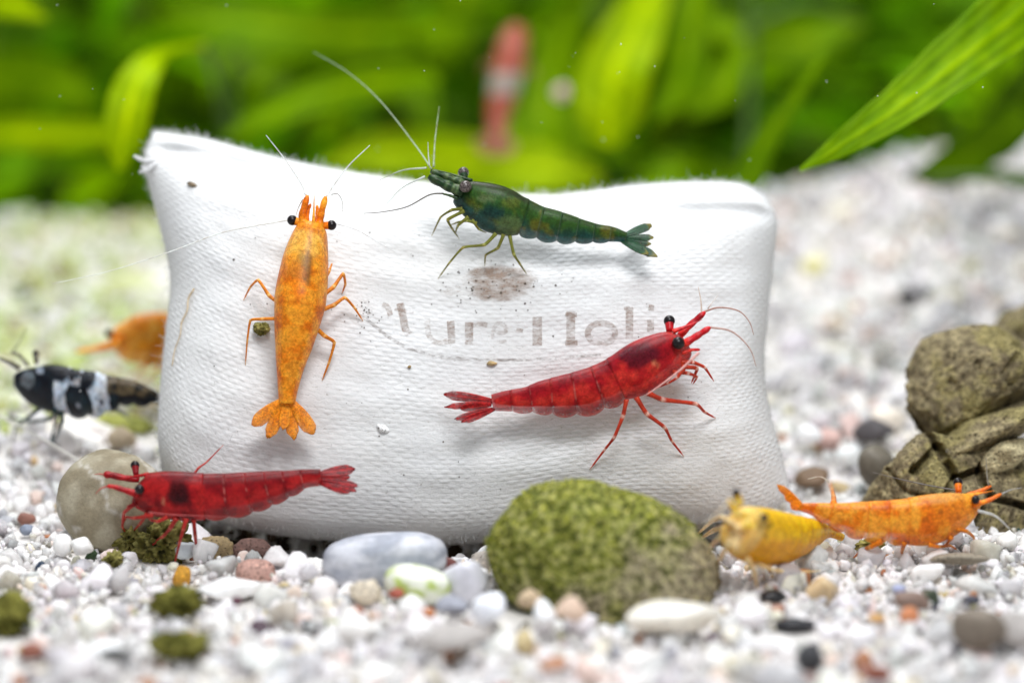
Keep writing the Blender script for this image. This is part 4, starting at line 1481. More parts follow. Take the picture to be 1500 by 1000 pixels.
# bright red shrimp on the cushion
CV = (640, 420, 3.125)
ST = [(1135, 185, 1135, 300), (1080, 188, 1112, 365), (1000, 206, 1050, 430), (930, 233, 980, 480), (860, 273, 915, 512), (790, 318, 850, 527),
      (730, 348, 785, 560), (650, 376, 690, 588), (560, 400, 590, 592), (480, 423, 500, 584), (400, 455, 418, 578), (320, 470, 340, 572), (240, 492, 265, 568)]
dh, dt = cdepth(960, 510) - 0.55, cdepth(720, 590) - 0.42
shrimp('bright red shrimp standing on the cushion over the lettering', ST, CV, lambda f: lerp(dh, dt, f),
       red_colour((0.50, 0.010, 0.016), (0.20, 0.004, 0.012), (0.72, 0.045, 0.03), [(920, 320, 95, 70, (0.085, 0.006, 0.016), 0.85), (1000, 355, 20, 12, (0.75, 0.30, 0.15), 0.7)], 1),
       RED_PAL, roll=22, rostrum=([(1080, 205), (1150, 178), (1215, 150)], 22, 0.05),
       snouts=[([(1110, 225), (1165, 170), (1228, 115)], 46, 34, 0.10), ([(1130, 262), (1190, 225), (1252, 185)], 50, 34, -0.12), ([(1120, 305), (1160, 290), (1205, 287)], 26, 16, -0.1)],
       eyes=[(1105, 257, 29, 1090, 262, -0.20), (1064, 156, 26, 1066, 205, 0.12)],
       legs=[([(868, 515), (852, 590), (812, 688), (770, 742), (700, 835)], 13, -0.05, 0.0), ([(912, 505), (960, 580), (1042, 642), (1075, 705), (1130, 775)], 14, -0.1, 0.0),
             ([(965, 485), (1030, 515), (1185, 535), (1225, 572), (1275, 600)], 15, -0.1, 0.0), ([(1120, 345), (1170, 345), (1225, 368), (1268, 432)], 14, -0.05, -0.35),
             ([(1120, 365), (1190, 372), (1180, 405), (1165, 440)], 13, -0.1, -0.3), ([(1080, 390), (1150, 395), (1190, 412), (1172, 445)], 12, -0.1, -0.35), ([(1130, 375), (1100, 415), (1060, 440), (1010, 462)], 11, -0.15, -0.35)],
       whiskers=[([(1212, 118), (1208, 60), (1196, 0)], 4.5, 0.1, 0.1, (0.75, 0.6, 0.5)), ([(1222, 115), (1290, 95), (1380, 110), (1430, 160), (1450, 220)], 5, 0.1, 0.0, (0.45, 0.25, 0.2)),
                 ([(1250, 185), (1350, 205), (1430, 280), (1462, 365)], 5, -0.12, -0.2, (0.5, 0.3, 0.25)), ([(1240, 100), (1262, 70), (1287, 40)], 3.5, 0.1, 0.15, (0.7, 0.6, 0.55)),
                 ([(1200, 300), (1120, 375), (1030, 445), (950, 500)], 7, -0.28, -0.25, (0.82, 0.45, 0.42))],
       fins=[((255, 520), (32, 492), 46, 0.05, 0.4), ((255, 530), (40, 550), 30, 0.0, 0.2), ((250, 540), (105, 556), 40, -0.08, 0.5), ((255, 555), (82, 606), 30, -0.05, 0.4), ((265, 560), (112, 618), 34, -0.12, 0.3)],
       support=cdepth)

# dark red shrimp at the lower left
CV = (130, 630, 3.659)
ST = [(255, 240, 255, 385), (290, 225, 290, 430), (370, 217, 375, 465), (450, 215, 455, 480), (540, 219, 540, 488), (620, 226, 620, 482), (715, 226, 715, 474), (815, 220, 815, 460),
      (910, 215, 915, 428), (990, 211, 995, 395), (1080, 210, 1075, 355), (1160, 206, 1155, 312), (1250, 207, 1240, 298)]
sup_ll = lambda x, y: min(gdepth(x, y + 6), 35.0)
shrimp('dark red shrimp standing on algae at the cushion lower left corner', ST, CV, lambda f: lerp(34.2, 34.15, f),
       red_colour((0.30, 0.006, 0.010), (0.085, 0.003, 0.007), (0.50, 0.018, 0.018), [(470, 330, 80, 75, (0.022, 0.003, 0.005), 0.9), (400, 385, 14, 22, (0.5, 0.2, 0.12), 0.7)], 5),
       dict(leg=(0.38, 0.025, 0.02), joint=(0.55, 0.12, 0.08), whisker=(0.5, 0.15, 0.12)), roll=16, clear=0.2,
       rostrum=([(320, 235), (230, 250), (165, 262)], 20, 0.05), lobes=0.22,
       snouts=[([(270, 265), (190, 255), (120, 240), (80, 236)], 44, 52, 0.10), ([(270, 345), (190, 320), (130, 302), (95, 300)], 52, 22, -0.12), ([(250, 395), (225, 402), (205, 412)], 26, 16, -0.1)],
       eyes=[(272, 316, 26, 290, 318, -0.22), (248, 187, 24, 254, 240, 0.14)],
       legs=[([(560, 240), (590, 200), (630, 172), (722, 78)], 9, 0.15, -0.5), ([(470, 470), (440, 520), (400, 566), (285, 658)], 17, -0.08, 0.0), ([(522, 475), (508, 530), (488, 595), (458, 725)], 16, -0.1, 0.0),
             ([(562, 475), (570, 560), (582, 642), (640, 606)], 14, -0.02, 0.0), ([(245, 395), (190, 440), (180, 515), (208, 562)], 13, -0.05, 0.0), ([(345, 455), (245, 470), (200, 465), (185, 500)], 13, -0.1, -0.3),
             ([(310, 450), (275, 500), (235, 545)], 13, -0.1, 0.0), ([(420, 465), (370, 488), (335, 480), (310, 462)], 13, -0.1, -0.6)],
       whiskers=[([(85, 238), (60, 234), (30, 236)], 6, 0.1, 0.1), ([(98, 300), (65, 312), (35, 340)], 6, -0.1, -0.1), ([(320, 440), (450, 452), (600, 458), (780, 466)], 4, -0.30, -0.22, (0.5, 0.1, 0.1))],
       fins=[((1230, 235), (1425, 205), 62, 0.1, 0.5), ((1235, 250), (1398, 252), 46, 0.05, 0.2), ((1235, 262), (1442, 300), 44, -0.05, 0.3), ((1230, 275), (1435, 325), 38, -0.1, 0.5), ((1230, 280), (1392, 336), 34, -0.12, 0.4)],
       support=sup_ll)


# green shrimp on the cushion's top edge
def green_colour(s, t, seg, a, p, crop):
    n_ = mott(p, 4.2, 9)
    n2_ = mott(p, 11, 4)
    teal = (0.010, 0.060, 0.048)
    green = (0.030, 0.085, 0.012)
    olive = (0.13, 0.125, 0.012)
    if seg == 99:
        c = mix3((0.018, 0.065, 0.03), (0.25, 0.20, 0.03), smooth(0.86, 0.97, t))
        return c
    if seg in (-2, -3):
        return mix3((0.015, 0.04, 0.014), (0.10, 0.15, 0.06), smooth(-0.1, 0.4, n2_))
    ca = math.cos(a)
    c = mix3(green, teal, smooth(0.35, -0.5, ca + 0.6 * n_))
    c = mix3(c, olive, smooth(0.05, 0.45, n_ + 0.2 * n2_) * (0.75 if seg >= 0 else 0.45))
    if ca > 0.72:
        c = mix3(c, (0.022, 0.022, 0.010), 0.8 * smooth(0.72, 0.95, ca) * (1 if seg < 0 else 0.5))
    if ca < -0.55 and seg >= 0:
        c = mix3(c, (0.02, 0.11, 0.11), 0.6)
    if seg >= 0:
        if t > 0.92:
            c = mix3(c, (0.10, 0.16, 0.10), 0.6)
        if t < 0.15:
            c = mix3(c, (0.010, 0.030, 0.018), 0.3)
    if seg == -1:
        for bx, by, rx, ry, bc, st in ((720, 600, 75, 60, (0.10, 0.155, 0.045), 0.8), (640, 540, 70, 40, (0.008, 0.035, 0.035), 0.8), (610, 470, 55, 22, (0.16, 0.2, 0.09), 0.6), (730, 490, 60, 30, (0.12, 0.15, 0.02), 0.6)):
            q = ((crop[0] - bx) / rx) ** 2 + ((crop[1] - by) / ry) ** 2 + 0.4 * n2_
            if q < 1:
                c = mix3(c, bc, st * smooth(1, 0.3, q))
    return c


M_EYEG, nt, b = mat('shrimp_eye_grey')
tcx = N(nt, 'ShaderNodeTexNoise', i_Scale=9.0)
r = ramp(nt, [(0.42, (0.02, 0.012, 0.012)), (0.6, (0.16, 0.13, 0.12))])
nt.links.new(tcx.outputs['Fac'], r.inputs[0])
nt.links.new(r.outputs[0], b.inputs['Base Color'])
b.inputs['Roughness'].default_value = 0.3
CV = (530, 150, 3.3333)
ST = [(470, 372, 470, 480), (520, 373, 492, 530), (590, 382, 560, 595), (660, 400, 640, 640), (730, 432, 720, 657), (788, 468, 795, 652), (850, 498, 850, 668), (930, 521, 930, 682),
      (1000, 545, 1010, 688), (1080, 572, 1080, 688), (1150, 592, 1150, 686), (1220, 606, 1225, 682), (1300, 635, 1280, 685)]
dg0, dg1 = cdepth(720, 330) - 0.62, cdepth(900, 350) - 0.42
shrimp('green shrimp perched near the cushion top edge', ST, CV, lambda f: lerp(dg0, dg1, f), green_colour,
       dict(leg=(0.17, 0.18, 0.03), joint=(0.42, 0.40, 0.12), whisker=(0.36, 0.42, 0.36)), roll=18, clear=0.13,
       rostrum=([(540, 385), (440, 352), (345, 324)], 20, -0.02),
       snouts=[([(500, 400), (420, 368), (335, 336)], 66, 44, 0.02), ([(495, 440), (420, 408), (325, 362)], 84, 56, -0.10), ([(470, 470), (430, 455), (392, 446)], 26, 12, -0.12)],
       eyes=[(506, 411, 30, 525, 418, -0.22), (496, 342, 27, 502, 378, 0.12)], eye_col=M_EYEG,
       legs=[([(655, 640), (600, 695), (495, 708), (430, 780), (372, 860)], 11, -0.1, 0.0), ([(692, 645), (665, 710), (605, 745), (600, 798)], 11, -0.06, 0.0), ([(722, 650), (742, 740), (772, 788), (805, 838)], 11, 0.0, 0.0),
             ([(490, 520), (440, 525), (385, 560), (342, 650)], 11, -0.1, -0.15), ([(500, 530), (420, 572), (440, 615), (475, 665)], 11, -0.1, -0.2), ([(520, 560), (470, 600), (455, 642)], 11, -0.1, -0.25),
             ([(560, 590), (515, 578), (470, 585), (430, 600)], 10, -0.12, -0.4), ([(540, 575), (570, 618), (608, 636)], 9, -0.15, -0.4)],
       whiskers=[([(340, 325), (265, 215), (100, 5), (-60, -140), (-235, -245)], 4.6, 0.0, 1.6, (0.42, 0.50, 0.34)), ([(350, 315), (358, 180), (378, 22)], 5.5, 0.05, 0.6, (0.36, 0.42, 0.26)), ([(330, 310), (325, 255), (323, 195)], 4.5, -0.05, -0.1, (0.75, 0.8, 0.7)),
                 ([(315, 320), (200, 332), (85, 380)], 5, -0.05, 0.3, (0.55, 0.6, 0.5)), ([(308, 362), (200, 415), (122, 495)], 5.5, -0.1, -0.2, (0.6, 0.64, 0.6)), ([(400, 445), (330, 452), (220, 510), (100, 535), (10, 542)], 5, -0.12, -0.1, (0.14, 0.12, 0.10))],
       fins=[((1280, 650), (1415, 598), 46, 0.1, 0.5), ((1285, 660), (1425, 660), 34, 0.02, 0.3), ((1285, 668), (1412, 692), 34, 0.0, 0.3), ((1270, 672), (1440, 752), 42, -0.08, 0.4), ((1265, 676), (1400, 740), 38, -0.14, 0.5)],
       support=cdepth)


# golden orange shrimp seen from above
def orange_colour(base, dark, light, saddle, seed):
    def f(s, t, seg, a, p, crop):
        n_ = mott(p, 4.2, seed)
        n2_ = mott(p, 12, seed + 2)
        if seg == 99:
            return mix3(base, light, 0.4 * smooth(-0.2, 0.4, n2_) + 0.2 * abs(a))
        c = mix3(base, light, 0.9 * smooth(-0.05, 0.35, n_ + 0.45 * n2_))
        c = mix3(c, dark, 0.75 * smooth(-0.02, 0.35, -n_ - 0.35 * n2_))
        if seg >= 0:
            ca = math.cos(a)
            q = ((t - 0.55) / 0.4) ** 2 + (math.sin(a) / 0.75) ** 2 + 1.2 * n2_
            if q < 1 and ca > -0.2:
                c = mix3(c, mix3(base, light, 0.7), 0.55 * smooth(1, 0.3, q))
            if t > 0.9 and n2_ > 0:
                c = mix3(c, light, 0.4)
        elif seg == -1 and s < 0.36:
            c = mix3(c, light, 0.45 * smooth(0.36, 0.1, s))
        if seg >= 0:
            if t < 0.13:
                c = mix3(c, dark, 0.45 * smooth(-0.35, 0.15, n2_))
        for (bx, by, brx, bry, bc, st) in saddle:
            q = ((crop[0] - bx) / brx) ** 2 + ((crop[1] - by) / bry) ** 2 + 0.7 * n2_
            if q < 1 and seg == -1:
                c = mix3(c, bc, st * smooth(1, 0.3, q))
        return c
    return f


CV = (330, 190, 2.1720)


def flank(y, l, r, dy=0):
    return (r, y, l, y)


ST = [flank(298, 240, 322), flank(335, 214, 326), flank(400, 186, 328), flank(460, 170, 327), flank(515, 159, 323), flank(558, 155, 317), flank(620, 155, 299), flank(680, 157, 279),
      flank(735, 160, 258), flank(785, 164, 242), flank(830, 167, 230), flank(872, 170, 222)]
do0, do1 = cdepth(450, 340) - 0.50, cdepth(415, 595) - 0.36
shrimp('golden orange shrimp seen from above, climbing the cushion', ST, CV, lambda f: lerp(do0, do1, f) - 0.06 * math.sin(math.pi * f),
       orange_colour((0.82, 0.24, 0.008), (0.62, 0.13, 0.005), (0.90, 0.37, 0.03), [(250, 370, 70, 60, (0.88, 0.52, 0.10), 0.7), (225, 440, 40, 45, (0.60, 0.28, 0.04), 0.45), (262, 430, 15, 75, (0.16, 0.08, 0.015), 0.8), (245, 400, 12, 40, (0.30, 0.16, 0.03), 0.6)], 13),
       dict(leg=(0.62, 0.20, 0.015), joint=(0.80, 0.45, 0.14), whisker=(0.72, 0.68, 0.6)), top=True, clear=0.24, step=0.004, core=(0.75, 0.22, 0.01),
       rostrum=([(278, 330), (281, 280), (283, 208)], 17, 0.14),
       snouts=[([(252, 312), (246, 270), (262, 208)], 44, 24, -0.02), ([(298, 312), (304, 270), (320, 212)], 40, 24, -0.02), ([(258, 300), (262, 262), (272, 235)], 24, 12, 0.02), ([(292, 300), (293, 262), (292, 240)], 22, 12, 0.02)],
       eyes=[(213, 288, 16.5, 252, 300, -0.02), (338, 304, 16, 295, 306, -0.02)],
       legs=[([(170, 550), (140, 528), (105, 478), (80, 500), (58, 542)], 8, 0.1, 0.0), ([(170, 600), (120, 602), (80, 606), (70, 670), (64, 748)], 7, 0.1, 0.0), ([(316, 475), (330, 450), (340, 425)], 9, 0.05, -0.2),
             ([(312, 525), (345, 500), (375, 458), (382, 490), (372, 520)], 9, 0.1, 0.0), ([(302, 575), (345, 558), (380, 534), (410, 565), (438, 608)], 9, 0.1, 0.0), ([(284, 625), (315, 655), (347, 676), (330, 740), (308, 797)], 9, 0.1, 0.0)],
       whiskers=[([(256, 208), (240, 170), (190, 95), (130, 18)], 3.4, -0.02, 0.1, (0.80, 0.80, 0.78)), ([(322, 212), (350, 170), (395, 112), (460, 50)], 3.6, -0.02, 0.1, (0.80, 0.80, 0.78)), ([(338, 206), (358, 205), (372, 228), (374, 262)], 2.4, -0.02, 0.2, (0.5, 0.48, 0.45)),
                 ([(246, 222), (232, 250), (222, 285)], 2.2, 0, 0.2, (0.55, 0.5, 0.42)), ([(215, 285), (100, 305), (-20, 330), (-175, 388), (-370, 450), (-550, 490)], 2.6, 0.05, -0.2, (0.80, 0.80, 0.76)),
                 ([(350, 298), (420, 320), (480, 355), (540, 390)], 1.8, 0.05, 0.2, (0.78, 0.78, 0.78))],
       fins=[((184, 858), (86, 940), 44, -0.05, 0.1), ((188, 860), (136, 980), 40, -0.03, 0.05), ((196, 856), (186, 955), 34, -0.08, 0.0), ((200, 860), (218, 984), 40, -0.03, 0.05), ((206, 858), (282, 968), 46, -0.05, -0.1)],
       support=cdepth, lobes=0.0)

# orange shrimp at the right
CV = (1010, 690, 3.125)
ST = [(1335, 112, 1325, 165), (1280, 96, 1300, 212), (1210, 89, 1240, 275), (1140, 93, 1160, 322), (1070, 103, 1075, 345), (1000, 116, 1000, 340), (930, 125, 925, 332), (850, 130, 840, 325),
      (770, 134, 758, 305), (700, 138, 690, 278), (630, 140, 625, 240), (560, 142, 565, 202), (490, 146, 505, 178)]
shrimp('orange shrimp walking past the cracked rock', ST, CV, lambda f: lerp(34.25, 34.1, f),
       orange_colour((0.86, 0.24, 0.010), (0.66, 0.12, 0.008), (0.92, 0.38, 0.04), [(1150, 110, 120, 45, (0.72, 0.36, 0.10), 0.7), (1150, 190, 14, 12, (0.20, 0.04, 0.01), 0.7), (1080, 215, 16, 14, (0.25, 0.05, 0.01), 0.6), (1205, 160, 12, 10, (0.22, 0.05, 0.01), 0.7)], 23),
       dict(leg=(0.70, 0.20, 0.015), joint=(0.80, 0.42, 0.15), whisker=(0.6, 0.58, 0.55)), roll=20, clear=0.22, core=(0.75, 0.18, 0.01),
       rostrum=([(1260, 112), (1330, 100), (1395, 88)], 17, 0.02),
       snouts=[([(1270, 112), (1330, 90), (1382, 66)], 36, 16, 0.1), ([(1300, 155), (1370, 132), (1428, 102)], 36, 18, -0.12)],
       eyes=[(1309, 129, 19, 1295, 135, -0.16), (1229, 50, 22, 1232, 95, 0.12)],
       legs=[([(1225, 265), (1270, 275), (1300, 300), (1312, 358)], 13, -0.08, 0.0), ([(985, 325), (975, 355), (968, 392)], 15, -0.08, 0.0), ([(880, 320), (830, 345), (790, 362), (748, 398)], 16, -0.05, 0.0),
             ([(1200, 300), (1180, 330), (1160, 348)], 12, -0.08, 0.0), ([(1095, 335), (1140, 345), (1195, 340), (1225, 360)], 12, -0.08, 0.0), ([(660, 150), (660, 120), (652, 85), (640, 45)], 17, 0.15, -0.3)],
       whiskers=[([(1370, 70), (1362, 20), (1358, -60)], 4, 0.1, 0.1, (0.3, 0.28, 0.25)), ([(1425, 105), (1470, 85), (1520, 75)], 4, -0.1, 0.0, (0.4, 0.38, 0.35)), ([(1320, 180), (1400, 205), (1465, 262)], 8, -0.15, -0.3, (0.55, 0.53, 0.5)),
                 ([(1240, 90), (1100, 65), (960, 35), (840, 5)], 4, 0.3, 0.5, (0.2, 0.19, 0.18)), ([(640, 50), (600, 25), (540, 35)], 3.5, 0.1, 0.1, (0.7, 0.65, 0.55))],
       fins=[((520, 158), (402, 62), 34, 0.05, 0.4), ((520, 160), (435, 105), 40, 0.0, 0.3), ((525, 168), (462, 150), 44, -0.05, 0.3)],
       support=lambda x, y: gdepth(x, y + 3))


# yellow shrimp half turned to the camera
def yellow_colour(s, t, seg, a, p, crop):
    n_ = mott(p, 5, 31)
    n2_ = mott(p, 15, 33)
    if seg in (-2, -3):
        return mix3((0.75, 0.46, 0.02), (0.80, 0.62, 0.18), smooth(-0.2, 0.3, n2_))
    c = mix3((0.86, 0.38, 0.001), (0.88, 0.53, 0.015), smooth(0.0, 0.5, math.cos(a) + 0.3 * n_) * 0.8)
    if s < 0.12:
        c = mix3(c, (0.82, 0.66, 0.30), 0.45)
    for bx, by, rx, ry in ((345, 245, 48, 26), (350, 290, 16, 16)):
        q = ((crop[0] - bx) / rx) ** 2 + ((crop[1] - by) / ry) ** 2 + 0.4 * n2_
        if q < 1:
            c = mix3(c, (0.20, 0.11, 0.01), 0.7 * smooth(1, 0.4, q))
    return c


ST = [(232, 150, 205, 345), (285, 152, 240, 405), (350, 163, 315, 436), (430, 182, 400, 430), (510, 200, 490, 398), (580, 222, 570, 350), (640, 250, 635, 305), (700, 285, 695, 320)]
shrimp('yellow shrimp half facing the camera beside the cushion', ST, CV, lambda f: lerp(32.7, 34.9, f), yellow_colour,
       dict(leg=(0.78, 0.55, 0.26), joint=(0.82, 0.66, 0.42), whisker=(0.7, 0.6, 0.45)), clear=0.06, carapace=3.2, nseg=5, roll=24, wf=0.72,
       snouts=[([(275, 205), (225, 190), (188, 150), (180, 128)], 44, 24, -0.2), ([(290, 255), (265, 235), (250, 262)], 44, 26, -0.3), ([(235, 160), (212, 130), (205, 112)], 36, 24, -0.1)],
       eyes=[(213, 97, 17, 240, 145, -0.15), (343, 211, 17, 352, 220, -0.32)],
       legs=[([(230, 300), (160, 260), (110, 270), (20, 330)], 20, -0.25, -0.9), ([(220, 330), (150, 300), (80, 360), (30, 395)], 19, -0.25, -0.8), ([(220, 350), (180, 330), (140, 400), (100, 480)], 18, -0.25, -0.5),
             ([(260, 400), (290, 440), (300, 480), (310, 540)], 18, -0.2, -0.4), ([(300, 420), (380, 450), (470, 462), (600, 455)], 12, -0.2, -0.3), ([(230, 260), (150, 210), (100, 230), (0, 320)], 16, -0.3, -1.1)],
       whiskers=[([(182, 135), (120, 200), (60, 250), (-60, 280)], 5, -0.2, -0.9)], support=lambda x, y: gdepth(x, min(y, 860)))


# black and white shrimp at the left
def panda_colour(s, t, seg, a, p, crop):
    n_ = mott(p, 6, 41)
    n2_ = mott(p, 12, 43)
    blk = mix3((0.006, 0.007, 0.012), (0.012, 0.022, 0.03), smooth(0, 0.5, n_))
    wht = mix3((0.56, 0.62, 0.72), (0.26, 0.32, 0.40), smooth(0, 0.45, n2_))
    if seg == 99 or seg in (-2, -3):
        return mix3(blk, (0.25, 0.2, 0.16), 0.35)
    x, y = crop
    c = blk

    def el(bx, by, rx, ry, rot=0.0):
        ca, sa = math.cos(rot), math.sin(rot)
        u, v = (x - bx) * ca + (y - by) * sa, -(x - bx) * sa + (y - by) * ca
        return (u / rx) ** 2 + (v / ry) ** 2 + 0.25 * n_
    if 300 + (y - 550) * 0.05 < x < 610 + (y - 600) * 0.1:
        c = mix3(wht, (0.55, 0.5, 0.46), 0.4 * smooth(0, 0.4, n_))
        if el(445, 655, 72, 115, -0.45) < 1 or el(490, 522, 42, 74, 0.35) < 1 or el(415, 490, 44, 36) < 1 or el(335, 475, 60, 60) < 1 or el(572, 650, 12, 12) < 1:
            c = blk
        if el(440, 668, 12, 18) < 1:
            c = mix3(wht, blk, 0.3)
    if el(155, 525, 42, 48) < 1:
        c = mix3((0.05, 0.055, 0.055), wht, 0.15)
    if x > 600 and math.cos(a) > 0.05 + 0.5 * n_:
        c = mix3((0.11, 0.08, 0.045), (0.02, 0.018, 0.014), smooth(-0.15, 0.15, n2_))
    if el(225, 465, 22, 26) < 1:
        c = mix3(wht, blk, 0.3)
    return c


CV = (0, 420, 3.845)
ST = [(85, 460, 85, 530), (140, 447, 130, 605), (215, 437, 200, 672), (290, 430, 275, 706), (350, 437, 340, 716), (400, 452, 390, 724), (460, 462, 470, 735), (530, 469, 540, 730),
      (600, 487, 600, 705), (670, 503, 665, 672), (740, 520, 735, 665), (810, 550, 805, 672), (880, 586, 875, 655), (960, 640, 955, 690)]
shrimp('black and white banded shrimp left of the cushion', ST, CV, lambda f: lerp(36.75, 36.7, f), panda_colour,
       dict(leg=(0.012, 0.03, 0.03), joint=(0.08, 0.12, 0.13), whisker=(0.12, 0.12, 0.12)), roll=20, clear=0.08,
       snouts=[([(110, 460), (60, 430), (-10, 400)], 44, 20, -0.1), ([(160, 445), (110, 385), (60, 368)], 28, 18, 0.15)],
       eyes=[(200, 376, 20, 205, 430, 0.15)],
       legs=[([(310, 690), (290, 740), (180, 760), (60, 735), (40, 720)], 17, -0.1, 0.0), ([(345, 700), (350, 760), (310, 850), (270, 890)], 18, -0.05, 0.0), ([(640, 680), (700, 720), (760, 770)], 14, 0.1, 0.0),
             ([(230, 680), (150, 740), (90, 790), (70, 870)], 14, 0.05, 0.0), ([(330, 700), (290, 860), (360, 920)], 11, 0.0, 0.0)],
       whiskers=[([(70, 370), (110, 310), (150, 230)], 4, 0.1, 0.1), ([(-10, 400), (-60, 380), (-120, 370)], 4, -0.1, -0.1)], support=lambda x, y: gdepth(x, y + 4), fins=[((930, 660), (1060, 700), 60), ((930, 660), (1050, 740), 60)])

# orange shrimp half hidden behind the cushion
ST = [(625, 290, 635, 350), (670, 215, 665, 378), (740, 168, 720, 425), (830, 143, 810, 440), (930, 140, 900, 440), (1030, 165, 1010, 430), (1130, 200, 1110, 400), (1220, 240, 1200, 375), (1320, 290, 1310, 345)]
shrimp('blurred orange shrimp half hidden behind the cushion left edge', ST, CV, lambda f: lerp(38.6, 39.4, f),
       orange_colour((0.88, 0.30, 0.010), (0.70, 0.19, 0.008), (0.92, 0.44, 0.08), [], 53), dict(leg=(0.70, 0.25, 0.02), whisker=(0.6, 0.5, 0.4)),
       carapace=4, nseg=5, roll=18, rostrum=([(690, 290), (580, 330), (415, 366)], 40, 0.05), snouts=[([(670, 320), (560, 345), (430, 364)], 72, 34, -0.1)],
       eyes=[(612, 262, 24, 640, 285, -0.2)], legs=[([(850, 420), (800, 460), (735, 512)], 32, -0.1, 0.0), ([(900, 430), (880, 480), (800, 530)], 28, -0.1, 0.0)], support=lambda x, y: gdepth(x, y + 4))


# pink and white shrimp clinging to the plants behind
def pink_colour(s, t, seg, a, p, crop):
    n_ = mott(p, 3, 61)
    if seg == 99:
        return (0.48, 0.20, 0.14)
    c = mix3((0.42, 0.09, 0.055), (0.50, 0.17, 0.12), smooth(-0.2, 0.4, n_))
    if 322 < crop[1] < 415:
        c = (0.42, 0.38, 0.33)
    return c


CV = (500, 0, 3.0)
ST = [(795, 110, 740, 110), (820, 150, 712, 145), (822, 200, 690, 195), (812, 260, 672, 255), (800, 320, 660, 315), (786, 375, 650, 372), (766, 430, 642, 428), (748, 480, 640, 478), (736, 530, 638, 530), (728, 580, 640, 580), (722, 620, 645, 620)]
shrimp('blurred pink and white shrimp hanging among the green plants', ST, CV, lambda f: lerp(46.2, 45.6, f), pink_colour, dict(leg=(0.6, 0.2, 0.15), whisker=(0.6, 0.4, 0.3)), top=True,
       eyes=[(735, 120, 12, 755, 130, 0), (805, 120, 12, 785, 130, 0)], legs=[([(690, 300), (640, 280), (620, 330)], 8, 0.1, 0.2), ([(800, 320), (840, 300), (860, 360)], 8, 0.1, 0.2)],
       fins=[((670, 610), (585, 640), 50), ((675, 615), (625, 680), 60), ((685, 615), (685, 690), 60), ((700, 615), (740, 682), 60), ((705, 610), (765, 650), 45)])

# ------------------------------------------------------------------ small things lying on the cushion
def crumb(name, label, px, py, rx, ry, col, rot=0, seed=0, lift=0.02, cat='crumb'):
    d = cdepth(px, py) - lift
    return stone(name, label, cat, px, py, rx, ry, col, M_SPECK, d=d, rd=min(rx, ry), rot=rot, seed=seed, lod=3, n=10)


crumb('seed_husk', 'tan seed husk under the printed arc on the cushion', 720, 532, 9, 4.2, (0.46, 0.33, 0.16), 0.05, 400)
crumb('seed_husk', 'brown seed husk near the cushion upper left corner', 281, 270, 9, 4, (0.22, 0.17, 0.11), -0.4, 401)
crumb('dirt_crumb', 'small brown crumb below the printed arc', 600, 537, 3, 2.6, (0.26, 0.18, 0.08), 0.4, 402)
crumb('cotton_fleck', 'white cotton fleck in the middle of the cushion face', 561, 627, 11, 5.5, (0.86, 0.86, 0.86), -0.5, 403)
# dry straw on the left flank
mb = MB()
pts = [(284, 423), (276, 437), (274, 455), (266, 472), (264, 490), (256, 512), (252, 536)]
P3 = [at(x, y, cdepth(x, y) - 0.05) for x, y in pts]
P3 = [Vector(p) for p in catmull([tuple(p) for p in P3], 26)]
mb.tube(P3, [cm(2.6) * (0.55 + 0.7 * abs(noise.noise(Vector((i * 0.45, 3, 0))))) * (1 - 0.5 * i / 25) for i in range(26)], [mix3((0.52, 0.38, 0.22), (0.70, 0.60, 0.45), abs(math.sin(i * 1.7))) for i in range(26)], 7)
tag(mb.build('dry_straw', M_TAN), 'dry tan straw stuck to the cushion left flank', 'straw')
mb = MB()
P3 = [Vector(p) for p in catmull([tuple(at(x, y, d)) for x, y, d in ((-20, 598, 37.2), (30, 625, 36.8), (75, 650, 36.5), (120, 678, 36.3))], 20)]
mb.tube(P3, [cm(2.0)] * 20, [(0.62, 0.60, 0.55)] * 20, 6)
tag(mb.build('plant_fibre', M_TAN), 'thin pale fibre running up to the tan stone at the left', 'fibre')
# fine specks of dirt in the weave
R = random.Random(5)
mb = MB()
for i in range(150):
    if i < 70:
        x, y = R.gauss(726, 45), R.gauss(418, 16)
    elif i < 100:
        x, y = R.gauss(535, 14), R.gauss(462, 14)
    else:
        x, y = R.uniform(300, 1090), R.uniform(320, 720)
    if not (270 < x < 1100 and 320 < y < 740):
        continue
    rr = cm(R.uniform(0.5, 1.3) if R.random() < 0.93 else R.uniform(1.3, 2.0))
    mb.ball(at(x, y, cdepth(x, y) - 0.004), rr, (0.10, 0.08, 0.06), 0, 6, 4)
tag(mb.build('dirt', M_SPECK), 'fine dark dirt specks caught in the cushion weave', 'dirt', None, 'stuff')

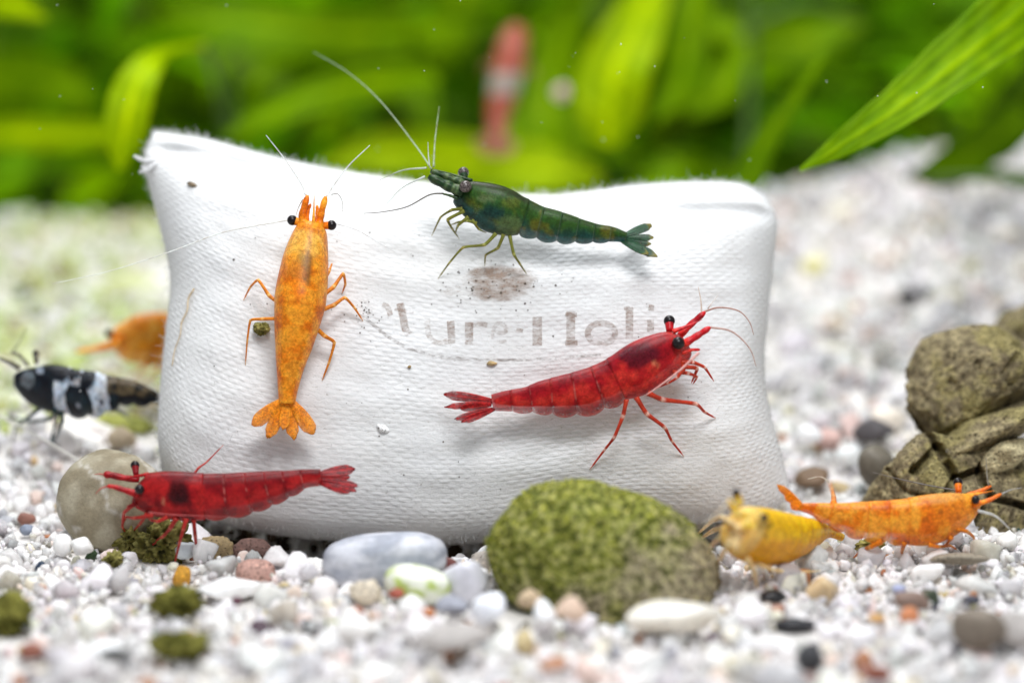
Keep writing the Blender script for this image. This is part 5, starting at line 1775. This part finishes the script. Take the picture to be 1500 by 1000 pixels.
# ------------------------------------------------------------------ plants behind
def blade(parent, pts, widths, m, fold=0.18, twist=0.0, name='leaf', seed=0, midrib=True, n=44):
    """leaf along (px, py, depth) points; widths in px; a folded lens with a raised midrib"""
    P3 = [Vector(p) for p in catmull([tuple(at(*p)) for p in pts], n)]
    Wd = [p[0] for p in catmull([(w,) for w in widths], n)]
    mb = MB()
    rows = []
    K = 22
    for i in range(n):
        T = (P3[min(i + 1, n - 1)] - P3[max(i - 1, 0)]).normalized()
        vw = (CAMP - P3[i]).normalized()
        tw = twist + 0.25 * math.sin(i * 0.21 + seed)
        s = T.cross(vw).normalized()
        nn = s.cross(T).normalized()
        s2 = s * math.cos(tw) + nn * math.sin(tw)
        n2_ = s2.cross(T).normalized()
        d = (P3[i] - CAMP).dot(FWD)
        hw = max(0.004, Wd[i] * KPX * d / 2) / max(0.5, math.cos(tw)) * (1.0 if pts[0][2] < 38 else 0.84)
        row = []
        for k in range(K + 1):
            g = k / K * 2 - 1
            wav = 0.03 * hw * math.sin(i * 1.3 + k * 0.7 + seed)
            off = fold * hw * abs(g) + wav
            rib = 0.10 * hw * math.exp(-(g / 0.12) ** 2) if midrib else 0
            th = 0.02 * (1 - g * g) + 0.004
            vein = 1.0 + (0.6 * math.exp(-(g / 0.14) ** 2) if midrib else 0) + (0.22 * math.sin(g * 17) if pts[0][2] < 38 else 0.0) + 0.16 * noise.noise(Vector((i * 0.45, g * 4, seed)))
            yl = 1 + 0.35 * max(0, vein - 1)
            c = (vein * yl, vein, vein)
            p = P3[i] + s2 * (hw * g) + n2_ * off
            row.append((mb.vert(p + n2_ * (th + rib), c), mb.vert(p - n2_ * th, c)))
        rows.append(row)
    for i in range(n - 1):
        for k in range(K):
            mb.face((rows[i][k][0], rows[i][k + 1][0], rows[i + 1][k + 1][0], rows[i + 1][k][0]))
            mb.face((rows[i][k][1], rows[i + 1][k][1], rows[i + 1][k + 1][1], rows[i][k + 1][1]))
        for k in (0, K):
            mb.face((rows[i][k][0], rows[i + 1][k][0], rows[i + 1][k][1], rows[i][k][1]))
    return mb.build(name, m, parent)


def plant(label, base, leaves, stem=None):
    """base: (px, py, depth) on the bed; leaves: (points, widths, material, twist)"""
    root = empty('water_plant', at(*base), label, 'plant')
    mb = MB()
    b2 = base[2] + 4.5
    pts = stem or [(base[0], base[1], b2), (base[0] + 10, base[1] - 250, b2 + 0.5), (base[0] - 5, base[1] - 520, b2 + 0.8)]
    P3 = [Vector(p) for p in catmull([tuple(at(*p)) for p in pts], 20)]
    mb.tube(P3, [0.10 * (1 - 0.4 * i / 19) for i in range(20)], [(1, 1, 1)] * 20, 8)
    mb.build('stem', M_STEM, root)
    for i, (p, w, m, tw) in enumerate(leaves):
        blade(root, p, w, m, twist=tw, seed=i * 1.7 + base[0] * 0.01)
        e = at(*p[-1])
        q = min(P3, key=lambda t: (t - e).length)
        if (q - e).length > 0.2:
            m2 = MB()
            mid_ = (e + q) / 2 + Vector((0, 0, 0.3))
            pp = [Vector(t) for t in catmull([tuple(e), tuple(mid_), tuple(q)], 8)]
            m2.tube(pp, [0.06] * 8, [(1, 1, 1)] * 8, 6)
            m2.build('petiole', M_STEM, root)
    return root


Y_, G_, D_ = M_LEAFY, M_LEAF, M_LEAFD
plant('plant with the long sharp bright leaf reaching in from the right', (1640, 330, 42.0),
      [([(1172, 250, 36.8), (1242, 206, 36.9), (1335, 145, 37.1), (1433, 66, 37.4), (1530, -15, 37.8), (1640, -110, 38.6)], [6, 40, 66, 90, 100, 80], G_, 0.25),
       ([(1500, 170, 44), (1400, 240, 44), (1330, 262, 44.5)], [60, 70, 10], D_, 0.2),
       ([(1560, 40, 43), (1470, 190, 45), (1380, 250, 46)], [60, 90, 10], D_, 0.3)],
      stem=[(1640, 330, 42.0), (1655, 100, 41.0), (1650, -140, 39.5)])
plant('plant with a slim twisted olive leaf right of centre', (1090, 300, 43.5),
      [([(1212, 75, 42.5), (1165, 140, 42.2), (1120, 205, 42.0), (1085, 285, 42.6), (1070, 310, 43)], [5, 26, 44, 58, 40], G_, 0.5),
       ([(1000, 20, 49), (1080, 50, 49), (1180, 60, 49), (1260, 30, 49)], [20, 50, 60, 30], G_, 0.3),
       ([(1010, 170, 47), (1060, 130, 47), (1090, 60, 47)], [10, 60, 30], G_, 0.2)])
plant('plant with a broad glowing yellow-green leaf hanging at centre right', (985, 300, 47),
      [([(888, 212, 45.6), (893, 160, 45.5), (905, 100, 45.5), (935, 30, 45.8), (975, -60, 46.5)], [40, 118, 122, 92, 50], Y_, 0.15),
       ([(960, 180, 47), (1000, 120, 47), (1010, 40, 47), (1030, -40, 47)], [10, 60, 70, 40], G_, 0.2)])
plant('plant with a drooping yellow-green leaf at the left of the cushion', (330, 330, 46),
      [([(174, 248, 41.2), (180, 205, 41.1), (192, 150, 41.1), (212, 103, 41.4), (246, 76, 42.5), (300, 66, 44)], [10, 66, 76, 56, 20, 10], Y_, 0.1),
       ([(330, 205, 46), (390, 172, 46), (460, 142, 46), (560, 120, 46.4), (640, 118, 47)], [16, 46, 54, 60, 20], G_, 0.2)])
plant('plant with a horizontal yellow-green leaf at the left edge', (-60, 340, 47),
      [([(165, 197, 46.0), (90, 196, 46.0), (0, 196, 46.2), (-90, 205, 46.5)], [40, 54, 54, 40], Y_, 0.2),
       ([(68, 28, 43.2), (35, 14, 43.2), (-20, -5, 43.4), (-90, -40, 44)], [8, 40, 62, 50], Y_, 0.15),
       ([(140, 150, 50), (80, 120, 50), (0, 110, 50), (-80, 120, 50)], [20, 80, 100, 60], G_, 0.3)])
plant('plant with wide blurred leaves spreading behind the golden shrimp', (500, 330, 51),
      [([(235, 20, 49), (330, 32, 49), (430, 45, 49), (560, 50, 49.4), (650, 45, 50)], [14, 66, 78, 80, 40], G_, 0.15),
       ([(470, 245, 48), (560, 226, 48), (660, 232, 48), (780, 250, 48), (880, 262, 48)], [10, 70, 84, 90, 30], Y_, 0.3),
       ([(640, 200, 49), (600, 110, 49.5), (560, 30, 50)], [16, 90, 60], D_, 0.3),
       ([(620, 110, 51), (650, 60, 51), (680, 0, 51), (700, -60, 51)], [20, 90, 90, 60], G_, 0.3)])
plant('plant with mid green leaves behind the pink and white shrimp', (770, 320, 52),
      [([(830, 260, 49), (800, 180, 50), (815, 90, 50.5), (850, -20, 51)], [20, 80, 80, 50], G_, 0.5),
       ([(700, 250, 49.5), (760, 200, 50), (830, 190, 50), (930, 230, 50)], [20, 80, 90, 20], G_, 0.3),
       ([(930, 262, 48.5), (1000, 250, 48.5), (1080, 262, 49)], [20, 60, 20], G_, 0.3)])

# the leafy mass further back
R = random.Random(19)
mbs = {0: MB(), 1: MB(), 2: MB()}
for i in range(800):
    px, py, d = R.uniform(-150, 1650), R.uniform(-220, 330), R.uniform(50, 64)
    L = R.uniform(110, 300)
    ang = R.uniform(0, 2 * math.pi)
    dx, dy = math.cos(ang) * L, math.sin(ang) * L * 0.7
    wd = R.uniform(26, 58)
    tgt = mbs[0]
    n = 9
    base = [tuple(at(px - dx / 2, py - dy / 2, d + R.uniform(-2, 2))), tuple(at(px, py - 18, d)), tuple(at(px + dx / 2, py + dy / 2, d + R.uniform(-3, 3)))]
    P3 = [Vector(p) for p in catmull(base, n)]
    rows = []
    tone = R.choice((0.6, 1.1, 1.6, 2.1, 2.8))
    hue = R.uniform(0.75, 1.25)
    up = Vector((R.uniform(-0.6, 0.6), -0.7, R.uniform(0.1, 1))).normalized()
    for k in range(n):
        T = (P3[min(k + 1, n - 1)] - P3[max(k - 1, 0)]).normalized()
        s = T.cross(up).normalized()
        hw = wd * KPX * d / 2 * math.sin(math.pi * (0.04 + 0.92 * k / (n - 1))) ** 0.8
        c = (tone * hue, tone, tone)
        rows.append((tgt.vert(P3[k] - s * hw + up * hw * 0.2, c), tgt.vert(P3[k], c), tgt.vert(P3[k] + s * hw + up * hw * 0.2, c)))
    for k in range(n - 1):
        for q in (0, 1):
            tgt.face((rows[k][q], rows[k][q + 1], rows[k + 1][q + 1], rows[k + 1][q]))
tag(mbs[0].build('foliage', M_LEAFD), 'dense blurred green foliage filling the back of the tank', 'foliage', None, 'stuff')
mb = MB()
P3 = at(822, 136, 45.5)
stone('pale_crumb', 'tiny pale blurred crumb beside the pink and white shrimp', 'crumb', 822, 136, 13, 14, (0.60, 0.42, 0.40), M_PEBBLE, d=45.4, seed=90, lod=3)

# motes drifting in the water
R = random.Random(23)
mb = MB()
for i in range(55):
    x, y = R.uniform(0, 1500), R.uniform(0, 330) if R.random() < 0.85 else R.uniform(330, 700)
    d = R.uniform(33.2, 36.5)
    if x > 200 and x < 1150 and y > 190:
        d = R.uniform(32.0, 33.4)
    mb.ball(at(x, y, d), cm(R.uniform(0.4, 1.0)), (1, 1, 1), 0, 6, 4)
tag(mb.build('dust', M_MOTE), 'fine white motes drifting in the water', 'motes', None, 'stuff')
